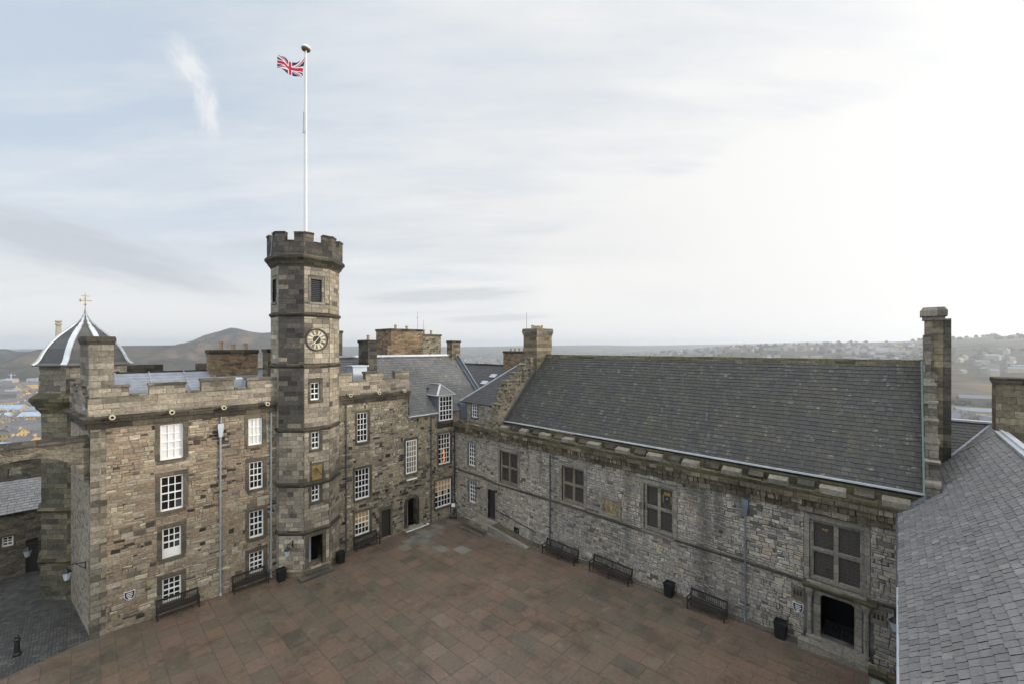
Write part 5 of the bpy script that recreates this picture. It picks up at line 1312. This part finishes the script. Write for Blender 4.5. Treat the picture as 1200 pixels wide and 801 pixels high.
# carved panels, royal arms
def panel(u0, u1, z0, z1, nm):
    m_ = MB(); m_.fbox(FH, u0, u1, z0, z1, -.1, .02); t = .06
    for q in ((u0-t, u0, z0-t, z1+t), (u1, u1+t, z0-t, z1+t), (u0, u1, z1, z1+t), (u0, u1, z0-t, z0)): m_.fbox(FH, *q, -.1, .05)
    o = m_.build(nm, M['mullion'], hal); m_ = MB()
    for k in range(3):
        uc = u0+(u1-u0)*(k+.5)/3; zc = z0+(z1-z0)*.42
        disc(m_, FH, uc, zc, .055, .01, .06, 10, .04); m_.fbox(FH, uc-.03, uc+.03, zc+.04, zc+.18, .01, .055)
    m_.build('carving', M['clockdark'], o)
panel(26.85, 27.23, 3.72, 4.22, 'carved_panel'); panel(29.80, 30.20, 3.86, 4.40, 'carved_panel')
m_ = MB(); U0, U1, Z0, Z1 = 16.18, 17.32, 4.80, 5.92; m_.fbox(FH, U0, U1, Z0, Z1, -.1, .02); t = .12
for q in ((U0-t, U0, Z0-.1, Z1+t), (U1, U1+t, Z0-.1, Z1+t), (U0, U1, Z1, Z1+t), (U0, U1, Z0-.1, Z0)): m_.fbox(FH, *q, -.1, .09)
ra = m_.build('arms_panel', M['hallstone'], hal); m_ = MB(); uc, zc = (U0+U1)/2, (Z0+Z1)/2
def blobs(lst):
    for x, y, r in lst: disc(m_, FH, uc+x, zc+y, r, .015, .075, 10, r*.6)
blobs([(0, .30, .09), (-.08, .36, .05), (.08, .36, .05), (0, .42, .05)])
m_.hexa([FH.p(uc-.05, zc-.22, .07), FH.p(uc+.05, zc-.22, .07), FH.p(uc+.05, zc-.22, .01), FH.p(uc-.05, zc-.22, .01), FH.p(uc-.17, zc+.18, .08), FH.p(uc+.17, zc+.18, .08), FH.p(uc+.17, zc+.18, .01), FH.p(uc-.17, zc+.18, .01)])
for s in (-1, 1):
    for p, q in (((.36, -.30), (.30, .02)), ((.30, .02), (.34, .22)), ((.34, .22), (.24, .34)), ((.32, .08), (.20, .14)), ((.32, -.02), (.20, -.06)), ((.36, -.30), (.26, -.32)), ((.34, .0), (.46, -.1)), ((.46, -.1), (.44, .12))):
        m_.bar(FH.p(uc+s*p[0], zc+p[1], .045), FH.p(uc+s*q[0], zc+q[1], .045), .075, .05, Vector((0, -1, 0)))
m_.bar(FH.p(uc-.36, zc-.40, .04), FH.p(uc+.36, zc-.40, .04), .07, .04, Vector((0, -1, 0)))
m_.build('gilded_arms', M['gold'], ra)
m_ = MB(); m_.fbox(FH, 7.78, 8.36, 1.02, 1.46, .0, .03); 
for k in range(5): m_.fbox(FH, 7.80+k*.115, 7.84+k*.115, 1.04, 1.44, .03, .05)
m_.build('vent_grille', M['black'], hal)
downpipe(hal, FH, 11.6, 1.0, 8.0, 'pipe_dark', False, .05); downpipe(hal, FH, 24.75, 1.6, 7.75, 'pipe_blue', True, .042)
m_ = MB(); m_.fbox(FH, 5.9, 31.0, .2, .3, 0, .02)
g = MB(); u = 8.4
while u < 27.2:
    L = rnd.uniform(.6, 1.1); z = zg(u, 0); g.fbox(FH, u, u+L-.01, z-.2, z+.09, 0.01, .42, .01); u += L
g.build('wall_foot_kerb', M['margin'], hal)
# landing, steps and ramp at the corner door
ent = thing('entrance_landing', 'low stone landing with two steps and a sloping ramp below the dark corner door', 'steps', (5, -.7, .4))
m_ = MB(); m_.box(3.7, 5.95, -1.30, -.03, 0, 1.24); m_.build('landing', M['hallstone'], ent)
m_ = MB(); m_.box(3.35, 5.9, -1.62, -1.303, 0, .93, .004); m_.build('step', M['margin'], ent); m_ = MB(); m_.box(3.0, 5.85, -1.96, -1.623, 0, .64, .004); m_.build('step', M['margin'], ent)
m_ = MB(); m_.box(3.35, 3.697, -1.30, -.03, 0, .93); m_.build('step', M['margin'], ent)
m_ = MB(); m_.hexa([(5.955, -1.0, 0), (10.2, -1.0, 0), (10.2, -.03, 0), (5.955, -.03, 0), (5.955, -1.0, 1.2), (10.2, -1.0, zg(10.2, -1)+.03), (10.2, -.03, zg(10.2, 0)+.03), (5.955, -.03, 1.2)]); m_.build('ramp', M['paving'], ent)
m_ = MB(); m_.hexa([(5.955, -1.25, 0), (10.3, -1.25, 0), (10.3, -1.003, 0), (5.955, -1.003, 0), (5.955, -1.25, 1.34), (10.3, -1.25, .98), (10.3, -1.003, .98), (5.955, -1.003, 1.34)]); m_.build('kerb_wall', M['hallstone'], ent)
m_ = MB(); m_.path([(5.75, -.12, 2.25), (6.3, -.12, 2.2), (10.1, -.12, 1.75), (10.2, -.05, 1.73)], .035); 
for x, z in ((6.3, 2.2), (8.2, 1.97), (10.0, 1.76)): m_.tube((x, -.12, z), (x, 0, z-.08), .02)
m_.build('handrail', M['black'], ent)

# ================================================================== STAIR TURRET WITH OGEE ROOF
XT, YT, RT_ = -7.8, -24.3, 1.86
tur = thing('stair_turret', 'octagonal stone stair turret with curved lead-ribbed roof and gilded weathervane behind the gate arch', 'tower', (XT, YT, .5))
m_ = MB()
to = lambda r: octo(XT, YT, r)
m_.frustum(to(RT_), .0, to(RT_), 12.1, (True, False)); m_.frustum(to(RT_+.06), 0, to(RT_+.06), 3.0)
m_.build('shaft', M['turret'], tur)
m_ = MB(); m_.frustum(to(1.97), 13.2, to(1.95), 14.95); m_.build('upper_stage', M['ashlar'], tur)
for z in (3.02, 6.12): m_ = MB(); m_.frustum(to(RT_+.08), z-.1, to(RT_+.17), z+.02); m_.frustum(to(RT_+.17), z+.02, to(RT_+.01), z+.16); m_.build('string_course', M['trim'], tur)
m_ = MB()
for r0, z0, r1, z1 in ((1.88, 12.0, 2.02, 12.25), (2.06, 12.25, 2.14, 12.5), (2.2, 12.5, 2.32, 12.75), (2.36, 12.75, 2.36, 12.95), (2.34, 12.95, 2.0, 13.25)): m_.frustum(to(r0), z0, to(r1), z1)
m_.build('cornice', M['trim'], tur)
OG = [(2.22, 14.92), (2.05, 15.06), (1.93, 15.28), (1.82, 15.60), (1.67, 15.94), (1.48, 16.28), (1.22, 16.63), (.92, 16.97), (.62, 17.28), (.36, 17.57), (.17, 17.87), (.07, 18.12)]
m_ = MB()
for (r0, z0), (r1, z1) in zip(OG[:-1], OG[1:]): m_.frustum(to(r0), z0, to(r1), z1, (False, False), rnd.random())
m_.prism(to(2.22), 14.88, 14.93)
og = m_.build('ogee_roof', M['slate_dark'], tur)
for k in range(8):
    m_ = MB()
    for (r0, z0), (r1, z1) in zip(OG[:-1], OG[1:]):
        a = to(r0)[k]; b = to(r1)[k]; m_.bar((*a, z0+.03), (*b, z1+.03), max(.05, .26*min(1, r0)), .08)
    m_.build('lead_rib', M['lead_white'], og)
m_ = MB(); m_.tube((XT, YT, 18.0), (XT, YT, 18.5), .09, .03, 8); m_.build('lead_cap', M['lead_dark'], og)
m_ = MB(); m_.tube((XT, YT, 18.4), (XT, YT, 19.55), .025, .015, 6); m_.lathe((XT, YT, 18.75), [(.02, 0), (.08, .06), (.02, .12)], 8); m_.lathe((XT, YT, 19.15), [(.02, 0), (.06, .05), (.02, .1)], 8)
m_.bar((XT, YT-.3, 19.05), (XT, YT+.3, 19.05), .03, .05); m_.bar((XT, YT-.22, 18.95), (XT, YT-.22, 19.15), .03, .06); m_.bar((XT, YT-.2, 19.35), (XT, YT+.2, 19.35), .025, .04); m_.build('weathervane', M['gold'], tur)
f1 = oface(0, [to(1.97)[1], to(1.97)[2]]+[(0, 0)]*6); m_ = MB(); m_.fbox(f1, .35, 1.05, 13.25, 14.45, 0, .02); m_.build('doorway', M['dark'], tur)
m_ = MB(); m_.tube((-10.2, -25.55, 14), (-10.2, -25.55, 17.45), .30, .12, 10); m_.lathe((-10.2, -25.55, 17.45), [(.10, 0), (.17, .06), (.17, .15), (.08, .2), (.18, .26), (.18, .34)], 10); m_.build('vent_cowl', M['spout'], tur)

# ================================================================== GATE ARCH AND LANE BUILDINGS
ga = thing('gate_arch', 'stone arch over the lane at the palace corner, with dark sloping coping', 'arch', (-.5, -26.2, .5))
m_ = MB(); N_ = 22; ya, yb = -24.38, -28.3; xs = (-1.0, -.22)
def sof(s): return 9.15+1.36*math.sqrt(max(0, 1-((s-.5)/.5)**2*.995))
for i in range(N_):
    s0, s1 = i/N_, (i+1)/N_; q0, q1 = ya+(yb-ya)*s0, ya+(yb-ya)*s1; b0, b1 = sof(s0), sof(s1); tp = 11.1
    m_.hexa([(xs[0], q1, b1), (xs[1], q1, b1), (xs[1], q0, b0), (xs[0], q0, b0), (xs[0], q1, tp), (xs[1], q1, tp), (xs[1], q0, tp), (xs[0], q0, tp)])
m_.box(xs[0], xs[1], ya, -24.15, 8.9, 11.1); m_.box(xs[0], xs[1], -40, yb, .2, 11.1)
ar = m_.build('arch', M['lane'], ga)
m_ = MB()
for i in range(18): a = -24.15-i*.9; m_.hexa([(xs[0]-.12, a-.89, 11.1), (xs[1]+.14, a-.89, 11.1), (xs[1]+.14, a, 11.1), (xs[0]-.12, a, 11.1), (xs[0]+.2, a-.89, 11.34), (xs[1]+.02, a-.89, 11.24), (xs[1]+.02, a, 11.24), (xs[0]+.2, a, 11.34)])
m_.build('coping', M['darktrim'], ga)
gh = thing('lane_house', 'low slate roofed stone house seen under the gate arch, with small white window', 'house', (-13, -30, .6))
FL = Fr((-12, 0, 0), (0, 1, 0))
mb = MB(); LWN = (-28.12, -27.62, 2.85, 3.5); LDR = (-27.1, -26.55, .55, 3.0)
wall_open(mb, FL, -40, -25.2, -.2, 5.15, [LWN, LDR], .15); mb.build('wall', M['lane'], gh)
sash(gh, FL, *LWN, 2, 3, 'glass', 'margin', .1, 0, None, True, .1)
m_ = MB(); m_.fbox(FL, LDR[0], LDR[1], LDR[2], LDR[3], -.2, -.12); m_.build('door', M['door'], gh)
m_ = MB(); slates(m_, (-11.75, -40, 5.05), (0, 1, 0), (-1, 0, .45), 14.8, 3.6, .28, .32); sheet(m_, (-11.75, -40, 5.05), (0, 1, 0), (-1, 0, .45), [(0, 0), (14.8, 0), (14.8, 3.6), (0, 3.6)]); m_.build('slate_roof', M['slate_west'], gh)
bw = thing('battery_wall', 'high brown rubble wall with one small opening, seen through the gate arch above the lane house', 'wall', (-17, -30, 5))
mb = MB(); FB = Fr((-16.6, 0, 0), (0, 1, 0)); wall_open(mb, FB, -42, -24.0, 2.0, 7.6, [(-28.25, -27.6, 6.4, 7.15)], .8); mb.poly([FB.p(-42, 7.6, 0), FB.p(-24, 7.6, 0), FB.p(-24, 7.6, -.8), FB.p(-42, 7.6, -.8)]); mb.build('masonry', M['lane'], bw)
m_ = MB(); m_.fbox(FB, -42, -24, 7.6, 7.74, -.85, .06); m_.build('coping', M['darktrim'], bw)

# ================================================================== WEST BUILDING UNDER THE CAMERA'S RIGHT
wb = thing('west_building', 'large near building at the right edge with a pale grey slate roof', 'building', (34, -10, 1))
upw = Vector((1, 0, .95)).normalized(); lw = 3.39/upw.x
m_ = MB(); WU = Vector((-.0183, 1, 0)); wx = lambda x, y: x-.0183*y
slates(m_, (wx(30.64, -27), -27, 8.91), WU, upw, 31.6, lw, .225, .27, None, .024, .022, 0., 1., .011)
sheet(m_, (wx(30.64, -27), -27, 8.91), WU, upw, [(0, 0), (31.6, 0), (31.6, lw), (0, lw)])
sheet(m_, (wx(37.45, -27), -27, 8.91), WU, (-1, 0, .95), [(0, 0), (31.6, 0), (31.6, lw), (0, lw)])
wr = m_.build('slate_roof', M['slate_west'], wb)
m_ = MB(); m_.bar((wx(34.05, -27), -27, 12.17), (wx(34.05, 4.6), 4.6, 12.17), .42, .10); m_.bar((wx(34.05, -27), -27, 12.25), (wx(34.05, 4.6), 4.6, 12.25), .1, .08); m_.build('ridge_lead', M['lead_white'], wr)
m_ = MB(); m_.bar((31.65, 4.62, 9.90), (34.03, 4.62, 12.16), .12, .10); m_.build('verge', M['darktrim'], wr)
m_ = MB(); m_.tube((wx(30.61, -27), -27, 8.85), (wx(30.61, -7.5), -7.5, 8.85), .045, .045, 10); m_.build('gutter', M['lead_white'], wb)
m_ = MB(); m_.tube((wx(30.61, -7.45), -7.45, 8.85), (wx(30.61, -.4), -.4, 8.85), .05, .05, 10); m_.build('gutter', M['pipe_dark'], wb)
mb = MB(); mb.poly([(31.25, -27, -1), (30.78, -.28, -1), (30.78, -.28, 8.9), (31.25, -27, 8.9)][::-1]); mb.poly([(37.3, -27, -1), (37.3, 10, -1), (37.3, 10, 8.9), (37.3, -27, 8.9)]); mb.poly([(30.75, -27, -1), (37.3, -27, -1), (37.3, -27, 8.9), (34.03, -27, 12.1), (30.75, -27, 8.9)]); mb.poly([(31.56, 4.6, -1), (37.3, 4.6, -1), (37.3, 4.6, 8.9), (34.03, 4.6, 12.1), (31.56, 4.6, 9.7)]); mb.build('wall', M['hall'], wb)
# further hipped part with valley
m_ = MB(); m_.poly([(31.6, 4.72, 9.95), (34.05, 4.72, 12.18), (34.05, 7.4, 12.18), (32.05, 4.72, 10.27)])
slates(m_, (31.65, 4.75, 9.92), (0, 1, 0), upw, 2.8, 3.35, .235, .31, lambda a, b: a < (b*upw.x-.35)*1.45, .018)
m_.poly([(34.05, 4.72, 12.18), (36.6, 4.72, 9.8), (36.6, 7.4, 9.8), (34.05, 7.4, 12.18)]); wr2 = m_.build('slate_roof', M['slate_west'], wb)
vd = Vector((0, 3.1, 1.87)).normalized()
m_ = MB(); slates(m_, (31.55, 4.3, 10.28), (1, 0, 0), vd, 2.6, 3.62, .235, .3, lambda a, b: b > (a-.5)*1.62, .016)
m_.poly([(31.55, 4.3, 10.27), (32.1, 4.3, 10.27), (34.05, 7.4, 12.14), (31.55, 7.4, 12.14)]); m_.poly([(31.55, 7.4, 12.14), (34.05, 7.4, 12.14), (34.05, 10.5, 9.8), (31.55, 10.5, 9.8)]); wr3 = m_.build('slate_roof', M['slate_dark'], wb)
m_ = MB(); m_.bar((32.1, 4.3, 10.36), (34.05, 7.4, 12.22), .22, .05); m_.build('valley_lead', M['lead'], wr3)
m_ = MB(); m_.bar((31.6, 7.42, 12.22), (34.1, 7.42, 12.22), .36, .10); m_.build('ridge_lead', M['lead_white'], wr3)
m_ = MB(); pa = lambda y, x: (x, y, 8.91+(x-30.62)*.95+.045)
m_.poly([pa(.2, 31.57), pa(.2, 31.95), pa(3.9, 31.95), pa(3.9, 31.57)]); m_.poly([pa(-.32, 30.7), pa(-.45, 31.0), pa(-.2, 31.95), pa(.22, 31.95), pa(.22, 31.5), pa(-.02, 31.2)])
m_.build('lead_flashing', M['lead_dark'], wb)
m_ = MB(); m_.box(31.58, 31.95, 3.3, 3.9, 9.6, 10.75, .01); m_.build('lead_box', M['lead_dark'], wb)
chimney(wb, rect4(33.86, 36.2, 5.0, 6.3), 9.5, 14.6, 'tower', .28, .07)
# low pier and wall at the foot of the west building
lw_ = thing('low_wall', 'low mossy stone pier and wall in the bottom right corner beside the hall door', 'wall', (30.3, -2.3, 1.8))
m_ = MB(); m_.box(29.85, 30.3, -2.75, -2.3, .8, 3.05, .01); m_.build('pier', M['hall'], lw_); m_ = MB(); m_.box(29.8, 30.35, -2.8, -2.25, 3.05, 3.2, .01); m_.build('pier_cap', M['trim'], lw_)
m_ = MB(); m_.box(30.3, 30.74, -2.7, -2.4, .8, 3.0, .01); m_.build('wall', M['hall'], lw_); m_ = MB(); m_.box(30.36, 30.745, -2.78, -2.32, 3.0, 3.14, .01); m_.build('coping', M['trim'], lw_)

# ================================================================== BUILDINGS BEHIND
cap = thing('cap_house', 'tall square stone cap house rising behind the slate palace roof, with pots and aerials', 'building', (-9, 1, 10))
m_ = MB(); m_.box(-11.2, -8.0, -2.1, 1.72, 6, 17.75); m_.box(-11.2, -8.0, -2.5, -2.1, 6, 16.2); m_.build('tower', M['brownrub'], cap)
m_ = MB(); m_.box(-11.3, -7.93, -2.16, 1.78, 17.75, 17.98); m_.build('coping', M['darktrim'], cap)
m_ = MB(); m_.box(-10.4, -8.1, 1.78, 4.35, 6, 17.3); m_.build('stair_head', M['wing'], cap)
m_ = MB(); m_.box(-10.5, -8.03, 1.79, 4.41, 17.3, 17.48); m_.build('coping', M['darktrim'], cap)
for (x, y, z) in ((-9.0, -1.0, 17.95), (-9.2, .5, 17.95), (-9.0, 2.6, 17.46), (-9.0, 3.6, 17.46)): q = MB(); pots(q, x, y-.2, y+.2, z, 1, .5, .15); q.build('chimney_pot', M['pot'], cap)
m_ = MB(); m_.tube((-8.6, 1.5, 17.9), (-8.6, 1.5, 20.0), .02, .012, 5); m_.tube((-8.6, 2.3, 17.4), (-8.6, 2.3, 19.1), .02, .012, 5); m_.bar((-8.6, 1.3, 19.3), (-8.6, 1.7, 19.3), .02, .02); m_.build('aerial', M['pipe_dark'], cap)
rb = thing('rear_house', 'slate roofed house with two small roof lights, behind the courtyard corner', 'house', (-4, 9, 5))
m_ = MB(); upr = Vector((0, 6, 4.2)).normalized(); lr = math.hypot(6, 4.2)
slates(m_, (-14, 5.0, 9.6), (1, 0, 0), upr, 17.5, lr, .3, .34); sheet(m_, (-14, 5.0, 9.6), (1, 0, 0), upr, [(0, 0), (17.5, 0), (17.5, lr), (0, lr)]); sheet(m_, (-14, 17, 9.6), (1, 0, 0), (0, -6, 4.2), [(0, 0), (17.5, 0), (17.5, lr), (0, lr)])
rr_ = m_.build('slate_roof', M['slate_dark'], rb)
m_ = MB(); m_.bar((-14, 11, 13.88), (3.5, 11, 13.88), .3, .14); m_.build('ridge', M['darktrim'], rr_)
for x, s in ((-5.3, 3.6), (-4.9, 4.9)):
    m_ = MB(); o_ = Vector((x, 5, 9.6))+upr*s
    n_ = Vector((1, 0, 0)).cross(upr); q = [o_+n_*.05, o_+Vector((.95, 0, 0))+n_*.05, o_+Vector((.95, 0, 0))+upr*.6+n_*.05, o_+upr*.6+n_*.05]; m_.hexa([*q, *[p+n_*.12 for p in q]]); m_.build('roof_light', M['lead_white'], rr_)
m_ = MB(); m_.box(-13.8, 3.3, 5.2, 16.8, -.5, 9.7); m_.poly([(3.3, 5.2, 9.7), (3.3, 16.8, 9.7), (3.3, 11, 13.7)]); m_.build('wall', M['wing'], rb)
chimney(rb, rect4(-3.55, -.2, 10.0, 11.2), 12.0, 15.6, 'brownrub', .25, .06, 4, (10.6, -3.2, -.5, .35, .13, 'x'))

# ================================================================== FURNITURE
def make_bench(L, name, label, grp, mid):
    t = thing(name, label, 'bench', (0, 0, 0), grp)      # faces +x, length along y
    m_ = MB()
    for k in range(5): m_.box(.10+k*.095, .175+k*.095, -L/2, L/2, .415, .44)
    m_.build('seat', M['wood_dark'], t)
    m_ = MB(); m_.bar((.085, -L/2, .50), (.085, L/2, .50), .04, .07); m_.bar((-.02, -L/2, .90), (-.02, L/2, .90), .045, .09); n = int(L/.105)
    for k in range(n): y = -L/2+.05+(L-.1)*(k+.5)/n; m_.bar((.083, y, .50), (-.015, y, .90), .05, .016, Vector((0, 1, 0)))
    m_.build('backrest', M['wood_dark'], t)
    ys = [-L/2, L/2]+([0] if mid else [])
    for y in ys:
        y2 = y+(.0 if y == 0 else (.03 if y < 0 else -.03))
        m_ = MB(); m_.box(.53, .59, y2-.03, y2+.03, 0, .64 if y else .42); m_.build('leg', M['wood_dark'], t)
        m_ = MB(); m_.bar((.10, y2, 0), (.09, y2, .45), .06, .06, Vector((0, 1, 0))); m_.bar((.09, y2, .44), (-.025, y2, .97), .065, .06, Vector((0, 1, 0))); m_.build('leg', M['wood_dark'], t)
        if y: m_ = MB(); m_.box(.02, .62, y2-.04, y2+.04, .64, .67); m_.build('armrest', M['wood_dark'], t)
        m_ = MB(); m_.box(.09, .56, y2-.025, y2+.025, .36, .41); m_.build('seat_bearer', M['wood_dark'], t)
    return t
bz = lambda x, y: zg(x, y)+.02
b1 = make_bench(1.95, 'garden_bench', 'dark slatted bench under the lowest left window, nearest the palace corner', 'benches along the courtyard walls', False)
b1.location = (.16, -20.55, bz(.4, -20.5))
dup(b1, (.16, -16.9, bz(.4, -16.9)), 0, 'dark slatted bench against the palace wall just left of the clock tower, beside the downpipes')
dup(b1, (.16, -9.0, bz(.4, -9)), 0, 'dark slatted bench under the yellow lit ground floor window right of the clock tower')
dup(b1, (23.05, -.5, bz(23, -.8)), -R(90), 'dark slatted bench against the hall wall nearest the hall door, beside the pale downpipe')
b2 = make_bench(2.85, 'long_bench', 'long double dark slatted bench below the hall wall just right of the ramp', 'long benches by the hall', True)
b2.location = (13.05, -.5, bz(13, -.8)); b2.rotation_euler = (0, 0, -R(90))
dup(b2, (17.1, -.5, bz(17.1, -.8)), -R(90), 'long double dark slatted bench below the gilded royal arms panel on the hall wall')
def make_bin():
    t = thing('litter_bin', 'black square litter bin left of the clock tower door', 'bin', (0, 0, 0), 'black litter bins')
    m_ = MB(); m_.hexa([(-.24, -.24, .06), (.24, -.24, .06), (.24, .24, .06), (-.24, .24, .06), (-.28, -.28, .80), (.28, -.28, .80), (.28, .28, .80), (-.28, .28, .80)])
    for k in range(7):
        u = -.21+k*.07
        for s in (-1, 1): m_.bar((u, s*.245, .08), (u*1.12, s*.287, .78), .03, .012, Vector((0, 1, 0))); m_.bar((s*.245, u, .08), (s*.287, u*1.12, .78), .03, .012, Vector((1, 0, 0)))
    m_.build('body', M['black'], t)
    m_ = MB(); m_.box(-.31, .31, -.31, -.22, .80, .86); m_.box(-.31, .31, .22, .31, .80, .86); m_.box(-.31, -.22, -.22, .22, .80, .86); m_.box(.22, .31, -.22, .22, .80, .86); m_.build('rim', M['black'], t)
    m_ = MB(); m_.box(-.21, .21, -.21, .21, .0, .06); m_.build('foot', M['black'], t)
    return t
bn = make_bin(); bn.scale = (.88, .88, .92); bn.location = (1.1, -15.3, bz(1, -15.3))
dup(bn, (1.55, -11.55, bz(1.5, -11.6)), 0, 'black square litter bin right of the clock tower door, beside a bench')
dup(bn, (20.8, -.42, bz(20.8, -.4)), 0, 'black square litter bin against the hall wall between two benches')
dup(bn, (26.4, -.42, bz(26.4, -.4)), 0, 'black square litter bin against the hall wall left of the hall door')
def make_lantern(label, grp):
    t = thing('wall_lantern', label, 'lantern', (0, 0, 0), grp)   # wall plane x=0, arm along +x, hangs at x=.7
    m_ = MB(); m_.path([(0, 0, 0), (.35, 0, .10), (.62, 0, .12), (.70, 0, .06), (.70, 0, -.05)], .022); m_.path([(0, 0, -.3), (.18, 0, -.12), (.36, 0, .08)], .016); m_.box(0, .025, -.05, .05, -.36, .1); m_.build('bracket', M['black'], t)
    m_ = MB(); m_.tube((.70, 0, -.62), (.70, 0, -.22), .10, .19, 6); m_.build('lamp_glass', M['whitebox'], t)
    m_ = MB(); m_.tube((.70, 0, -.22), (.70, 0, -.02), .23, .05, 6); m_.tube((.70, 0, -.68), (.70, 0, -.62), .05, .11, 6); m_.build('lamp_cap', M['black'], t)
    return t
ln = make_lantern('bracket lantern on the north end of the palace, near the gate arch', 'wall lanterns'); ln.location = (-1.2, -24.29, 4.35); ln.rotation_euler = (0, 0, R(-82))
dup(ln, (-8.4, -26.12, 3.75), R(-70), 'bracket lantern on the foot of the domed stair turret')
dup(ln, (1.45, -14.7, 3.1), R(-45), 'bracket lantern on the clock tower left of its door')
dup(ln, (30.55, -.02, 4.75), R(-90), 'bracket lantern on the hall wall right of the hall door, below the near roof eaves')
def make_light(label):
    t = thing('door_lamp', label, 'lamp', (0, 0, 0), 'small lamps by the corner door')
    m_ = MB(); m_.path([(0, 0, 0), (0, -.45, .06)], .02); m_.box(-.05, .05, -.02, 0, -.08, .08); m_.build('arm', M['black'], t)
    m_ = MB(); m_.box(-.20, .20, -.60, -.42, -.02, .07); m_.build('lamp_head', M['black'], t)
    return t
dl = make_light('small black lamp on an arm, left of the dark corner door'); dl.location = (3.9, 0, 3.75)
dup(dl, (6.05, 0, 3.98), 0, 'small black lamp on an arm, right of the dark corner door')
# notice stand in the corner
ns = thing('notice_stand', 'thin black notice stand with small white notice in the courtyard corner', 'sign', (.75, -.75, bz(.7, -.7)))
z0 = bz(.7, -.7); m_ = MB()
for a, b in ((.55, -1.0), (.95, -.5)): m_.tube((a, b, z0), (.75+(a-.75)*.6, -.75+(b+.75)*.6, z0+1.75), .03, .03, 6)
m_.bar((.55, -1.0, z0+.04), (.95, -.5, z0+.04), .3, .05); m_.bar((.6, -.94, z0+.7), (.9, -.56, z0+.7), .03, .03); m_.build('frame', M['black'], ns)
m_ = MB(); m_.bar((.66, -.90, z0+1.22), (.88, -.66, z0+1.22), .02, .34); m_.build('notice', M['white'], ns)
# shield shaped information signs
def shield(F, u, z, s, label, grp):
    o = thing('shield_sign', label, 'sign', tuple(F.p(u, z, .03)), grp)
    pr = [(-.5, .55), (0, .48), (.5, .55), (.48, -.1), (.28, -.42), (0, -.6), (-.28, -.42), (-.48, -.1)]
    for k, (sc, d0, d1, mt, nm) in enumerate(((1, .02, .045, 'white', 'board'), (.90, .045, .052, 'signblue', 'field'))):
        m_ = MB(); f = [F.p(u+x*s*sc, z+y*s*sc, d1) for x, y in pr][::-1]; b = [F.p(u+x*s*sc, z+y*s*sc, d0) for x, y in pr][::-1]
        m_.poly(f); m_.poly(b[::-1])
        for i in range(8): j = (i+1) % 8; m_.poly([b[i], b[j], f[j], f[i]])
        m_.build(nm, M[mt], o)
    m_ = MB()
    for r, (a, b) in enumerate(((-.26, .26), (-.3, .3), (-.22, .22))): m_.fbox(F, u+a*s, u+b*s, z+(.22-.2*r)*s, z+(.30-.2*r)*s, .05, .055)
    m_.fbox(F, u-.14*s, u+.14*s, z-.42*s, z-.28*s, .05, .055); m_.build('emblem', M['white'], o)
shield(FP, -22.6, 2.35, .46, 'small shield shaped sign with white border on the palace wall by its near corner', 'shield signs')
shield(FH, 27.05, 3.26, .44, 'small shield shaped sign with white border on the hall wall left of the hall door', 'shield signs')
# bollard
bo = thing('bollard', 'short black iron bollard on the wet cobbles at the lower left', 'bollard', (.0, -26.75, zg(0, -26.75)))
z0 = zg(0, -26.75); m_ = MB(); m_.lathe((-.9, -26.65, z0), [(.15, 0), (.15, .1), (.11, .16), (.09, .7), (.12, .74), (.12, .8), (.07, .86), (.09, .94), (.03, 1.02)], 12); m_.build('post', M['black'], bo)
